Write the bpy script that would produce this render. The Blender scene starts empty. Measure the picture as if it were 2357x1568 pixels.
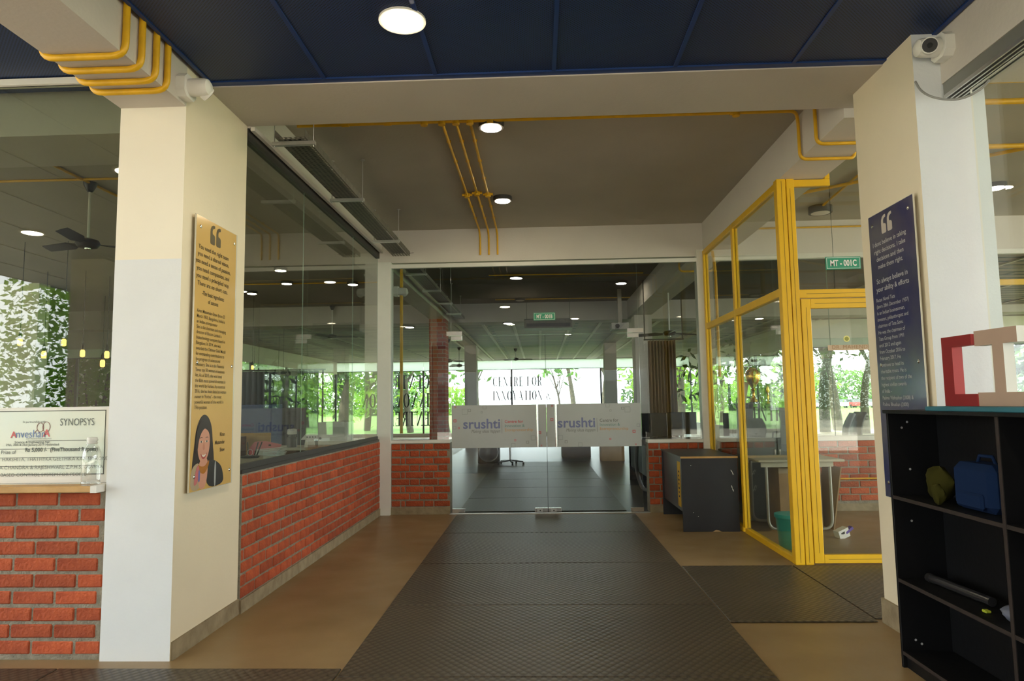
import bpy, math, random
import numpy as np
from mathutils import Vector, Matrix
random.seed(7)
S = bpy.context.scene
COL = S.collection
PI = math.pi
# ------------------------------------------------------------------ camera
FPX, PITCH, YAW, ROLL, CAMH = 1571.0, .0920536, -.0386324, .0147020, 1.4
_cp, _sp, _c, _s = math.cos(PITCH), math.sin(PITCH), math.cos(YAW), math.sin(YAW)
FWD = np.array([_s*_cp, _c*_cp, _sp]); RGT = np.array([_c, -_s, 0.]); DWN = np.cross(FWD, RGT)
_cr, _sr = math.cos(ROLL), math.sin(ROLL)
R2 = _cr*RGT + _sr*DWN; D2 = -_sr*RGT + _cr*DWN
cam_data = bpy.data.cameras.new('camera'); cam = bpy.data.objects.new('camera', cam_data); COL.objects.link(cam)
cam_data.sensor_width = 36; cam_data.lens = FPX/2357*36; cam_data.clip_start = .05; cam_data.clip_end = 600
m3 = Matrix(((R2[0], -D2[0], -FWD[0]), (R2[1], -D2[1], -FWD[1]), (R2[2], -D2[2], -FWD[2])))
cam.matrix_world = Matrix.Translation((0, 0, CAMH)) @ m3.to_4x4()
S.camera = cam
def at(px, py, X=None, Y=None, Z=None):
    """pixel of the 2357x1568 frame -> point on the plane X=, Y= or Z= it touches"""
    d = R2*((px-1178.5)/FPX) + D2*((py-784)/FPX) + FWD
    t = X/d[0] if X is not None else Y/d[1] if Y is not None else (Z-CAMH)/d[2]
    return Vector((t*d[0], t*d[1], CAMH+t*d[2]))
# ------------------------------------------------------------------ light
S.view_settings.view_transform = 'Standard'; S.view_settings.look = 'None'
S.view_settings.gamma = 1; S.view_settings.use_curve_mapping = False
S.view_settings.exposure = 0.78
w = bpy.data.worlds.new('sky'); S.world = w; w.use_nodes = True
bg = w.node_tree.nodes['Background']; bg.inputs[0].default_value = (.93, .97, 1, 1); bg.inputs[1].default_value = 5.0
sd = bpy.data.lights.new('sun', 'SUN'); sd.energy = 9; sd.angle = math.radians(2); sd.color = (1, .95, .86)
sun = bpy.data.objects.new('sun', sd); COL.objects.link(sun); sun.rotation_euler = Vector((.5, .12, -.85)).to_track_quat('-Z', 'Y').to_euler(); sun.location = (0, 0, 30)
LAMP = 110.0
# ------------------------------------------------------------------ materials
MATS = {}
def mat(name, col, rough=.6, metal=0., var=0., scale=6., bump=0., bscale=40., spec=.5, col2=None, objvar=0.):
    if name in MATS: return MATS[name]
    m = bpy.data.materials.new(name); m.use_nodes = True; nt = m.node_tree; N = nt.nodes; L = nt.links
    b = N['Principled BSDF']; b.inputs['Roughness'].default_value = rough; b.inputs['Metallic'].default_value = metal
    b.inputs['Specular IOR Level'].default_value = spec
    tc = N.new('ShaderNodeTexCoord')
    c1 = (*col, 1); c2 = (*(col2 or [max(0, v*(1-var)) for v in col]), 1)
    if var or col2:
        nz = N.new('ShaderNodeTexNoise'); nz.inputs['Scale'].default_value = scale; nz.inputs['Detail'].default_value = 5
        L.new(tc.outputs['Object'], nz.inputs['Vector'])
        rp = N.new('ShaderNodeValToRGB'); rp.color_ramp.elements[0].position = .33; rp.color_ramp.elements[1].position = .68
        rp.color_ramp.elements[0].color = c2; rp.color_ramp.elements[1].color = c1
        L.new(nz.outputs['Fac'], rp.inputs['Fac']); out = rp.outputs['Color']
    else:
        rgb = N.new('ShaderNodeRGB'); rgb.outputs[0].default_value = c1; out = rgb.outputs[0]
    if objvar:
        oi = N.new('ShaderNodeObjectInfo'); hs = N.new('ShaderNodeHueSaturation')
        mr = N.new('ShaderNodeMapRange'); mr.inputs['To Min'].default_value = 1-objvar; mr.inputs['To Max'].default_value = 1+objvar
        L.new(oi.outputs['Random'], mr.inputs['Value']); L.new(mr.outputs['Result'], hs.inputs['Value'])
        L.new(out, hs.inputs['Color']); out = hs.outputs['Color']
    L.new(out, b.inputs['Base Color'])
    if bump:
        n2 = N.new('ShaderNodeTexNoise'); n2.inputs['Scale'].default_value = bscale; n2.inputs['Detail'].default_value = 4
        L.new(tc.outputs['Object'], n2.inputs['Vector'])
        bp = N.new('ShaderNodeBump'); bp.inputs['Strength'].default_value = bump; bp.inputs['Distance'].default_value = .02
        L.new(n2.outputs['Fac'], bp.inputs['Height']); L.new(bp.outputs['Normal'], b.inputs['Normal'])
    MATS[name] = m; return m
def emit(name, col, strength):
    m = bpy.data.materials.new(name); m.use_nodes = True; N = m.node_tree.nodes; N.remove(N['Principled BSDF'])
    e = N.new('ShaderNodeEmission'); e.inputs[0].default_value = (*col, 1); e.inputs[1].default_value = strength
    m.node_tree.links.new(e.outputs[0], N['Material Output'].inputs[0]); MATS[name] = m; return m
def glass_mat(name, tint, f0=.045, rough=0.):
    """clear float glass: transparent body, Schlick reflection"""
    m = bpy.data.materials.new(name); m.use_nodes = True; nt = m.node_tree; N = nt.nodes; L = nt.links; N.remove(N['Principled BSDF'])
    g = N.new('ShaderNodeNewGeometry'); dt = N.new('ShaderNodeVectorMath'); dt.operation = 'DOT_PRODUCT'
    L.new(g.outputs['Incoming'], dt.inputs[0]); L.new(g.outputs['Normal'], dt.inputs[1])
    def mth(op, a, b):
        n = N.new('ShaderNodeMath'); n.operation = op
        for i, v in enumerate((a, b)):
            if v is None: continue
            if isinstance(v, (int, float)): n.inputs[i].default_value = v
            else: L.new(v, n.inputs[i])
        return n.outputs[0]
    c = mth('ABSOLUTE', dt.outputs['Value'], None); p = mth('POWER', mth('SUBTRACT', 1, c), 5)
    fac = mth('ADD', mth('MULTIPLY', p, 1-f0), f0)
    tr = N.new('ShaderNodeBsdfTransparent'); tr.inputs[0].default_value = (*tint, 1)
    gl = N.new('ShaderNodeBsdfGlossy'); gl.inputs['Roughness'].default_value = rough; gl.inputs[0].default_value = (1, 1, 1, 1)
    mx = N.new('ShaderNodeMixShader'); L.new(fac, mx.inputs[0]); L.new(tr.outputs[0], mx.inputs[1]); L.new(gl.outputs[0], mx.inputs[2])
    L.new(mx.outputs[0], N['Material Output'].inputs[0]); MATS[name] = m; return m
WHITE = mat('white wall paint', (.80, .755, .65), .75, var=.06, scale=2.2, bump=.08, bscale=60)
CREAM = mat('cream wall paint', (.70, .655, .60), .75, var=.05, scale=2.0, bump=.06, bscale=50)
SLAB = mat('taupe ceiling paint', (.47, .435, .36), .85, var=.08, scale=1.3, bump=.1, bscale=30)
BEAMM = mat('grey beam paint', (.58, .535, .475), .8, var=.06, scale=1.5, bump=.08, bscale=40)
BLUE = mat('blue ceiling frame paint', (.010, .040, .17), .45)
YEL = mat('yellow enamel', (.84, .50, .012), .38, var=.12, scale=3)
YELP = mat('yellow conduit plastic', (.82, .46, .01), .42, var=.18, scale=9)
BRICK = mat('red brick', (.46, .092, .029), .85, col2=(.33, .056, .018), scale=14, bump=.5, bscale=55, objvar=.22)
MORTAR = mat('grey mortar', (.30, .27, .21), .95, var=.3, scale=18, bump=.6, bscale=70)
ALU = mat('brushed aluminium', (.62, .62, .60), .35, .9, var=.1, scale=12)
STEEL = mat('polished steel', (.8, .8, .8), .18, 1.)
GALV = mat('galvanised steel', (.20, .19, .16), .5, .7, var=.25, scale=20)
WFRAME = mat('white aluminium frame', (.78, .77, .71), .45, var=.05)
DKFRAME = mat('dark grey frame', (.045, .045, .042), .5)
BLACK = mat('black plastic', (.012, .012, .013), .4)
BLACKB = mat('black laminate board', (.0035, .0038, .005), .55, spec=.25, var=.4, scale=5, bump=.05)
EDGE = mat('worn brown board edge', (.022, .013, .010), .7, var=.5, scale=25)
NAVYP = mat('dark grey panel laminate', (.020, .021, .028), .38, var=.3, scale=2.5, bump=.04)
WPLAS = mat('white plastic', (.78, .77, .71), .35)
DRING = mat('dark lamp housing', (.055, .05, .045), .5)
WOOD = mat('light pine board', (.55, .33, .12), .55, col2=(.42, .23, .07), scale=7, bump=.06)
CARD = mat('brown cardboard', (.37, .24, .12), .9, var=.15, scale=6)
TEAL = mat('teal plastic', (.02, .33, .30), .35)
GREEN = mat('green sign enamel', (.03, .30, .17), .4)
PRINTW = mat('white print', (.85, .85, .80), .6)
INK = mat('dark ink', (.03, .028, .022), .7)
SKIRT = mat('grey cement skirting', (.33, .265, .165), .85, col2=(.22, .17, .10), scale=9, bump=.3, bscale=30)
PINK = mat('pink card folder', (.62, .13, .15), .65)
PAPER = mat('white paper', (.76, .75, .71), .85)
TABLET = mat('cream table laminate', (.50, .47, .35), .45, var=.06)
GLASS = glass_mat('clear glass', (.95, .975, .955))
GLASSD = glass_mat('grey tinted door glass', (.78, .81, .81), .055)
GLASST = glass_mat('smoky side glass', (.79, .82, .77), .05)
GLASSC = glass_mat('cabin glass', (.90, .92, .88), .05)
GLEDGD = mat('dark glass edge', (.02, .03, .03), .3)
GLEDGE = mat('green glass edge', (.33, .45, .40), .15)
LED = emit('led diffuser', (1, .84, .60), LAMP)
LEDF = emit('far led diffuser', (1, .86, .66), LAMP*.4)
LEDOFF = mat('unlit diffuser', (.75, .70, .62), .4)
BULB = emit('filament bulb glow', (1, .50, .14), 2.2)
BARK = mat('grey brown bark', (.14, .11, .08), .95, col2=(.07, .055, .04), scale=6, bump=.6, bscale=18)
def leafmat(name, a, b):
    m = mat(name, a, .6, col2=b, scale=1.6)
    b_ = m.node_tree.nodes['Principled BSDF']; b_.inputs['Transmission Weight'].default_value = 0
    nt = m.node_tree; tr = nt.nodes.new('ShaderNodeBsdfTranslucent'); tr.inputs[0].default_value = (a[0]*1.4, a[1]*1.3, a[2]*.8, 1)
    mx = nt.nodes.new('ShaderNodeMixShader'); mx.inputs[0].default_value = .35
    nt.links.new(b_.outputs[0], mx.inputs[1]); nt.links.new(tr.outputs[0], mx.inputs[2]); nt.links.new(mx.outputs[0], nt.nodes['Material Output'].inputs[0])
    return m
LEAF1 = leafmat('mid green leaves', (.10, .24, .03), (.045, .11, .018))
LEAF2 = leafmat('bright green leaves', (.20, .36, .03), (.08, .20, .02))
LEAF3 = leafmat('dark green leaves', (.045, .11, .025), (.02, .05, .014))
# floor, mats, slatted ceiling and perforated panels have patterns of their own
def floor_mat():
    m = mat('polished tan concrete', (.300, .212, .105), .42, col2=(.205, .138, .062), scale=.9, bump=.05, bscale=8)
    nt = m.node_tree; b = nt.nodes['Principled BSDF']; tc = nt.nodes.new('ShaderNodeTexCoord')
    n = nt.nodes.new('ShaderNodeTexNoise'); n.inputs['Scale'].default_value = 3.5; n.inputs['Detail'].default_value = 8
    nt.links.new(tc.outputs['Object'], n.inputs['Vector'])
    mr = nt.nodes.new('ShaderNodeMapRange'); mr.inputs['To Min'].default_value = .28; mr.inputs['To Max'].default_value = .55
    nt.links.new(n.outputs['Fac'], mr.inputs['Value']); nt.links.new(mr.outputs['Result'], b.inputs['Roughness'])
    return m
FLOOR = floor_mat()
def rubber_mat():
    """black-brown rubber with staggered raised studs"""
    m = bpy.data.materials.new('studded rubber matting'); m.use_nodes = True; nt = m.node_tree; N = nt.nodes; L = nt.links; b = N['Principled BSDF']
    tc = N.new('ShaderNodeTexCoord'); mp = N.new('ShaderNodeMapping'); mp.inputs['Scale'].default_value = (27, 22, 1); mp.inputs['Rotation'].default_value = (0, 0, PI/4)
    sx = N.new('ShaderNodeSeparateXYZ'); cx_ = N.new('ShaderNodeCombineXYZ'); L.new(tc.outputs['Object'], mp.inputs[0]); L.new(mp.outputs[0], sx.inputs[0]); L.new(sx.outputs[0], cx_.inputs[0]); L.new(sx.outputs[1], cx_.inputs[1])
    vo = N.new('ShaderNodeTexVoronoi'); vo.voronoi_dimensions = '2D'; vo.inputs['Scale'].default_value = 1; vo.inputs['Randomness'].default_value = 0; L.new(cx_.outputs[0], vo.inputs['Vector'])
    rp = N.new('ShaderNodeValToRGB'); rp.color_ramp.elements[0].position = .30; rp.color_ramp.elements[1].position = .52
    rp.color_ramp.elements[0].color = (.105, .083, .051, 1); rp.color_ramp.elements[1].color = (.046, .036, .023, 1); L.new(vo.outputs['Distance'], rp.inputs['Fac'])
    nz = N.new('ShaderNodeTexNoise'); nz.inputs['Scale'].default_value = 1.6; nz.inputs['Detail'].default_value = 7; L.new(tc.outputs['Object'], nz.inputs['Vector'])
    mx = N.new('ShaderNodeMix'); mx.data_type = 'RGBA'; mx.blend_type = 'MULTIPLY'; mx.inputs[0].default_value = .6
    L.new(rp.outputs['Color'], mx.inputs[6]); L.new(nz.outputs['Fac'], mx.inputs[7]); L.new(mx.outputs[2], b.inputs['Base Color'])
    bp = N.new('ShaderNodeBump'); bp.invert = True; bp.inputs['Strength'].default_value = .55; bp.inputs['Distance'].default_value = .008
    L.new(vo.outputs['Distance'], bp.inputs['Height']); L.new(bp.outputs['Normal'], b.inputs['Normal'])
    b.inputs['Roughness'].default_value = .42; return m
RUBBER = rubber_mat()
def perf_mat():
    m = bpy.data.materials.new('perforated blue panel'); m.use_nodes = True; nt = m.node_tree; N = nt.nodes; L = nt.links; b = N['Principled BSDF']
    tc = N.new('ShaderNodeTexCoord'); vo = N.new('ShaderNodeTexVoronoi'); vo.voronoi_dimensions = '2D'; vo.inputs['Scale'].default_value = 70; vo.inputs['Randomness'].default_value = 0
    mp = N.new('ShaderNodeMapping'); mp.inputs['Rotation'].default_value = (0, 0, PI/4)
    L.new(tc.outputs['Object'], mp.inputs['Vector']); L.new(mp.outputs[0], vo.inputs['Vector'])
    rp = N.new('ShaderNodeValToRGB'); rp.color_ramp.elements[0].position = .27; rp.color_ramp.elements[1].position = .36
    rp.color_ramp.elements[0].color = (.003, .006, .016, 1); rp.color_ramp.elements[1].color = (.014, .038, .130, 1)
    L.new(vo.outputs['Distance'], rp.inputs['Fac']); L.new(rp.outputs['Color'], b.inputs['Base Color']); b.inputs['Roughness'].default_value = .5
    bp = N.new('ShaderNodeBump'); bp.inputs['Strength'].default_value = .4; bp.inputs['Distance'].default_value = .004
    L.new(rp.outputs['Color'], bp.inputs['Height']); L.new(bp.outputs['Normal'], b.inputs['Normal']); return m
PERF = perf_mat()
def slat_mat():
    m = bpy.data.materials.new('brown grey slatted boards'); m.use_nodes = True; nt = m.node_tree; N = nt.nodes; L = nt.links; b = N['Principled BSDF']
    tc = N.new('ShaderNodeTexCoord'); br = N.new('ShaderNodeTexBrick'); br.offset = .37
    br.inputs['Color1'].default_value = (.40, .30, .23, 1); br.inputs['Color2'].default_value = (.20, .145, .11, 1); br.inputs['Mortar'].default_value = (.035, .027, .022, 1)
    br.inputs['Scale'].default_value = 1; br.inputs['Brick Width'].default_value = 3.4; br.inputs['Row Height'].default_value = .30; br.inputs['Mortar Size'].default_value = .045
    L.new(tc.outputs['Object'], br.inputs['Vector']); L.new(br.outputs['Color'], b.inputs['Base Color'])
    bp = N.new('ShaderNodeBump'); bp.invert = True; bp.inputs['Strength'].default_value = .8; bp.inputs['Distance'].default_value = .03
    L.new(br.outputs['Fac'], bp.inputs['Height']); L.new(bp.outputs['Normal'], b.inputs['Normal']); b.inputs['Roughness'].default_value = .6; return m
SLAT = slat_mat()
def farbrick_mat():
    m = bpy.data.materials.new('far brick'); m.use_nodes = True; nt = m.node_tree; N = nt.nodes; L = nt.links; b = N['Principled BSDF']
    tc = N.new('ShaderNodeTexCoord'); mp = N.new('ShaderNodeMapping'); mp.inputs['Rotation'].default_value = (PI/2, 0, 0)
    br = N.new('ShaderNodeTexBrick'); L.new(tc.outputs['Object'], mp.inputs[0]); L.new(mp.outputs[0], br.inputs[0])
    br.inputs['Color1'].default_value = (.36, .07, .03, 1); br.inputs['Color2'].default_value = (.26, .04, .02, 1); br.inputs['Mortar'].default_value = (.3, .25, .2, 1)
    br.inputs['Scale'].default_value = 1; br.inputs['Brick Width'].default_value = .24; br.inputs['Row Height'].default_value = .087; br.inputs['Mortar Size'].default_value = .008
    L.new(br.outputs['Color'], b.inputs['Base Color']); b.inputs['Roughness'].default_value = .9; return m
FARBRICK = farbrick_mat()
def frost_mat():
    m = bpy.data.materials.new('frosted white fanlight'); m.use_nodes = True; N = m.node_tree.nodes; N.remove(N['Principled BSDF'])
    t = N.new('ShaderNodeBsdfTranslucent'); t.inputs[0].default_value = (.88, .92, .88, 1); d = N.new('ShaderNodeBsdfDiffuse'); d.inputs[0].default_value = (.7, .72, .68, 1)
    x = N.new('ShaderNodeMixShader'); x.inputs[0].default_value = .3; L = m.node_tree.links; L.new(t.outputs[0], x.inputs[1]); L.new(d.outputs[0], x.inputs[2]); L.new(x.outputs[0], N['Material Output'].inputs[0]); return m
FROST = frost_mat()
GRASS = mat('mown lawn', (.13, .25, .045), .95, col2=(.09, .18, .03), scale=.35, bump=.5, bscale=9)
# ------------------------------------------------------------------ mesh building
class MB:
    def __init__(s): s.v = []; s.f = []; s.mi = []
    def face(s, idx, mi=0): s.f.append(tuple(idx)); s.mi.append(mi)
    def add(s, vs, fs, mi=0):
        o = len(s.v); s.v += [tuple(p) for p in vs]
        for f in fs: s.face([o+i for i in f], mi)
        return s
    def box(s, x0, x1, y0, y1, z0, z1, mi=0):
        vs = [(x, y, z) for z in (z0, z1) for y in (y0, y1) for x in (x0, x1)]
        return s.add(vs, [(0, 2, 3, 1), (4, 5, 7, 6), (0, 1, 5, 4), (2, 6, 7, 3), (0, 4, 6, 2), (1, 3, 7, 5)], mi)
    def bbox(s, x0, x1, y0, y1, z0, z1, b, mi=0):
        """box with all edges chamfered by b"""
        vs = []; idx = {}
        X = (x0, x1); Y = (y0, y1); Z = (z0, z1)
        for i in (0, 1):
            for j in (0, 1):
                for k in (0, 1):
                    for a in range(3):
                        p = [X[i], Y[j], Z[k]]
                        for q, t in enumerate((i, j, k)):
                            if q != a: p[q] += b*(1-2*t)
                        idx[i, j, k, a] = len(vs); vs.append(tuple(p))
        # vertex (corner,a): lies b inside on the two axes other than a  -> it is on face a
        fs = []
        def q(a, t, order):
            r = []
            for (u, v) in order:
                c = [0, 0, 0]; c[a] = t; o = [n for n in range(3) if n != a]; c[o[0]] = u; c[o[1]] = v
                r.append(idx[c[0], c[1], c[2], a])
            return r
        for a in range(3):
            for t in (0, 1):
                r = q(a, t, ((0, 0), (1, 0), (1, 1), (0, 1)))
                flip = (t == 0) ^ (a == 1)
                fs.append(r[::-1] if flip else r)
        for a in range(3):          # edges parallel to axis a
            o = [n for n in range(3) if n != a]
            for u in (0, 1):
                for v in (0, 1):
                    c0 = [0, 0, 0]; c0[o[0]] = u; c0[o[1]] = v; c1 = c0[:]; c1[a] = 1
                    fs.append([idx[(*c0, o[0])], idx[(*c1, o[0])], idx[(*c1, o[1])], idx[(*c0, o[1])]])
        for i in (0, 1):
            for j in (0, 1):
                for k in (0, 1): fs.append([idx[i, j, k, a] for a in range(3)])
        return s.add(vs, fs, mi)
    def obox(s, c, ux, uy, uz, mi=0):
        """oriented box, half vectors"""
        c = Vector(c); ux = Vector(ux); uy = Vector(uy); uz = Vector(uz)
        vs = [c + a*ux + b*uy + d*uz for d in (-1, 1) for b in (-1, 1) for a in (-1, 1)]
        return s.add(vs, [(0, 2, 3, 1), (4, 5, 7, 6), (0, 1, 5, 4), (2, 6, 7, 3), (0, 4, 6, 2), (1, 3, 7, 5)], mi)
    def bar(s, a, b, w, h, up=(0, 0, 1), mi=0):
        a = Vector(a); b = Vector(b); d = (b-a); L = d.length; d.normalize(); u = Vector(up)
        x = d.cross(u)
        if x.length < 1e-4: x = d.cross(Vector((1, 0, 0)))
        x.normalize(); z = x.cross(d)
        return s.obox((a+b)/2, x*w/2, d*L/2, z*h/2, mi)
    def tube(s, pts, r, n=10, cap=True, mi=0, radii=None):
        P = [Vector(p) for p in pts]; o = len(s.v); prev = None; m = len(P)
        for i, p in enumerate(P):
            t = (P[min(i+1, m-1)] - P[max(i-1, 0)]).normalized()
            if prev is None:
                x = t.cross(Vector((0, 0, 1)))
                if x.length < 1e-3: x = t.cross(Vector((0, 1, 0)))
            else: x = prev - t*prev.dot(t)
            x.normalize(); prev = x; y = t.cross(x); rr = radii[i] if radii else r
            s.v += [tuple(p + x*rr*math.cos(2*PI*k/n) + y*rr*math.sin(2*PI*k/n)) for k in range(n)]
        for i in range(m-1):
            for k in range(n):
                a = o+i*n+k; b = o+i*n+(k+1) % n; s.face((a, b, b+n, a+n), mi)
        if cap:
            s.face([o+k for k in range(n)][::-1], mi); s.face([o+(m-1)*n+k for k in range(n)], mi)
        return s
    def lathe(s, prof, c, n=24, axis='Z', mi=0):
        """profile [(r, h)] about an axis through c"""
        o = len(s.v); m = len(prof)
        for (r, h) in prof:
            for k in range(n):
                a = 2*PI*k/n; u, v = r*math.cos(a), r*math.sin(a)
                p = {'Z': (u, v, h), 'Y': (v, h, u), 'X': (h, u, v)}[axis]
                s.v.append((c[0]+p[0], c[1]+p[1], c[2]+p[2]))
        for i in range(m-1):
            for k in range(n):
                a = o+i*n+k; b = o+i*n+(k+1) % n; s.face((a, b, b+n, a+n), mi)
        s.face([o+k for k in range(n)][::-1], mi); s.face([o+(m-1)*n+k for k in range(n)], mi)
        return s
    def prism(s, poly, org, u, v, wv, mi=0):
        """polygon [(a,b)] in the plane org+a*u+b*v, extruded by vector wv"""
        org = Vector(org); u = Vector(u); v = Vector(v); wv = Vector(wv); n = len(poly)
        A = [org+u*a+v*b for a, b in poly]; B = [p+wv for p in A]
        return s.add(A+B, [list(range(n))[::-1], list(range(n, 2*n))] + [(i, (i+1) % n, n+(i+1) % n, n+i) for i in range(n)], mi)
    def build(s, name, m, parent=None, smooth=None):
        me = bpy.data.meshes.new(name)
        o = bpy.data.objects.new(name, me); COL.objects.link(o)
        V = np.array(s.v, float)
        if parent is None:
            off = np.array([(V[:, 0].min()+V[:, 0].max())/2, (V[:, 1].min()+V[:, 1].max())/2, V[:, 2].min()])
            o.location = off
        else:
            off = np.zeros(3); p = parent
            while p is not None: off += np.array(p.location); p = p.parent
            o.parent = parent
        me.from_pydata([tuple(q) for q in V-off], [], s.f)
        ms = m if isinstance(m, (list, tuple)) else [m]
        for q in ms: me.materials.append(q)
        if len(ms) > 1: me.polygons.foreach_set('material_index', s.mi)
        me.update()
        import bmesh as _b
        bm = _b.new(); bm.from_mesh(me); _b.ops.recalc_face_normals(bm, faces=bm.faces); bm.to_mesh(me); bm.free()
        if smooth:
            me.polygons.foreach_set('use_smooth', [True]*len(me.polygons)); me.set_sharp_from_angle(angle=math.radians(smooth))
        return o
def tag(o, label, cat=None, group=None, kind=None):
    o['label'] = label
    if cat: o['category'] = cat
    if group: o['group'] = group
    if kind: o['kind'] = kind
    return o
def thing(name, loc, label, cat, group=None, kind=None):
    o = bpy.data.objects.new(name, None); COL.objects.link(o); o.location = loc; o.empty_display_size = .1
    return tag(o, label, cat, group, kind)
def copy_tree(o, parent=None, loc=None):
    c = o.copy(); COL.objects.link(c); c.parent = parent
    if loc is not None: c.location = loc
    for ch in list(o.children): copy_tree(ch, c)
    return c
def struct(name, mb, m, label, cat, parent=None, smooth=None):
    return tag(mb.build(name, m, parent, smooth), label, cat, None, 'structure')
def glass_pane(name, parent, x0, x1, y0, y1, z0, z1, m=None, edge=None):
    """flat glass sheet; the thin sides get the green edge"""
    mb = MB().box(x0, x1, y0, y1, z0, z1); d = (x1-x0, y1-y0, z1-z0); t = d.index(min(d))
    big = {0: (4, 5), 1: (2, 3), 2: (0, 1)}[t]
    mb.mi = [0 if i in big else 1 for i in range(6)]
    return mb.build(name, [m or GLASS, edge or GLEDGE], parent)
_txt = 0
def text(name, body, size, org, u, v, m, parent, align='LEFT', bold=0., spacing=1., xs=1., shear=0., depth=.0015, lead=1.):
    """lettering as a thin mesh: origin, reading direction u, up v; each line is a part of its own"""
    if '\n' in body:
        for i, ln in enumerate(body.split('\n')): text(name, ln, size, Vector(org)-Vector(v).normalized()*(lead*size*i), u, v, m, parent, align, bold, spacing, xs, shear, depth, lead)
        return
    cu = bpy.data.curves.new('t', 'FONT'); cu.body = body; cu.size = size; cu.align_x = align; cu.offset = bold*size
    cu.space_character = spacing; cu.space_line = lead; cu.shear = shear; cu.resolution_u = 3; cu.extrude = 0
    ob = bpy.data.objects.new('t', cu); COL.objects.link(ob); bpy.context.view_layer.update()
    dg = bpy.context.evaluated_depsgraph_get(); me = bpy.data.meshes.new_from_object(ob.evaluated_get(dg))
    bpy.data.objects.remove(ob); bpy.data.curves.remove(cu)
    u = Vector(u).normalized(); v = Vector(v).normalized(); n = u.cross(v); org = Vector(org)
    off = Vector((0, 0, 0)); p = parent
    while p is not None: off += p.location; p = p.parent
    for q in me.vertices: q.co = org + u*q.co.x*xs + v*q.co.y + n*depth - off
    me.materials.append(m); me.update()
    o = bpy.data.objects.new(name, me); COL.objects.link(o); o.parent = parent; return o
def fillet(pts, r, n=5):
    """polyline with rounded corners"""
    P = [Vector(p) for p in pts]; out = [P[0]]
    for i in range(1, len(P)-1):
        a = (P[i-1]-P[i]); b = (P[i+1]-P[i]); rr = min(r, a.length*.49, b.length*.49); a.normalize(); b.normalize()
        A = P[i]+a*rr; B = P[i]+b*rr
        for k in range(n+1):
            t = k/n; out.append(A*(1-t)**2 + P[i]*2*t*(1-t) + B*t*t)
    out.append(P[-1]); return out
def conduit(pts, r, label, group=None, m=YELP, bend=.07, n=10, name='conduit', clips=()):
    root = thing(name, Vector(pts[0]), label, 'conduit', group)
    MB().tube(fillet(pts, bend), r, n).build('pipe', m, root, 40)
    for c, ax in clips:
        MB().lathe([(r*1.35, -.022), (r*1.35, .022)], c, 10, ax).build('coupling', m, root, 40)
    return root
# ================================================================== STRUCTURE
GLT = 3.44            # underside of blue false ceiling
struct('floor', MB().box(-16, 16, 3.9, 30.1, -.2, 0).box(-8.2, 9.2, -7, 3.9, -.2, 0), FLOOR, 'polished tan concrete floor of the hall and rooms', 'floor')
struct('ceiling', MB().box(-16, 16, 3.9, 30.1, 3.72, 3.95).box(-8.2, 9.2, -7, 3.9, 3.72, 3.95), SLAB, 'taupe painted concrete ceiling slab', 'ceiling')
struct('ground', MB().box(-180, 180, -90, 260, -.6, -.22), GRASS, 'mown green lawn around the building', 'lawn')
struct('path', MB().box(-60, 60, -60, -7, -.24, -.03).box(-60, -8.2, -7, 3.9, -.24, -.03).box(9.2, 60, -7, 3.9, -.24, -.03), mat('bounce cement paving', (.42, .385, .32), .9, var=.12, scale=.6), 'unseen cement forecourt added to bounce light into the porch', 'paving')  # unseen paving, added so the sun bounces warm light onto the ceilings
struct('beam', MB().box(-9.2, 9.2, -7.2, -7, 2.55, 3.95), BEAMM, 'deep front beam added out of view to cut off the sky', 'beam')  # unseen beam put in to shorten the sky opening mirrored in the doors
# columns
LX0, LX1, RX0, RX1 = -2.48, -2.08, 2.14, 2.52
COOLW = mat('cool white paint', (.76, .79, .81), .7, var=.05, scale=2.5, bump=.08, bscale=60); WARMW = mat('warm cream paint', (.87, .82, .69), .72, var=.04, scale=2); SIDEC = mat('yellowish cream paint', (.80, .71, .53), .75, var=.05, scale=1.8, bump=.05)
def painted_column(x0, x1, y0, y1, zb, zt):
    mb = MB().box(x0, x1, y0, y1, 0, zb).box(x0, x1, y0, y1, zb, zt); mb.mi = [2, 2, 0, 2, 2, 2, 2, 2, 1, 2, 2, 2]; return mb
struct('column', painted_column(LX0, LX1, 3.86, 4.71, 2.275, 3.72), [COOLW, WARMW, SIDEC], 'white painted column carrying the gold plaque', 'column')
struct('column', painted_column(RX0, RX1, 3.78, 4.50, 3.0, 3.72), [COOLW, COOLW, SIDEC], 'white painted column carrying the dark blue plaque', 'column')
struct('trim_1', MB().box(LX1, LX1+.012, 3.87, 4.72, 0, .10), SKIRT, 'cement skirting at the foot of the gold plaque column', 'skirting')
struct('trim_2', MB().box(RX0-.015, RX0, 3.9, 4.515, 0, .15).box(RX0, RX1, 4.5, 4.515, 0, .15), SKIRT, 'cement skirting at the foot of the blue plaque column', 'skirting')
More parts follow.
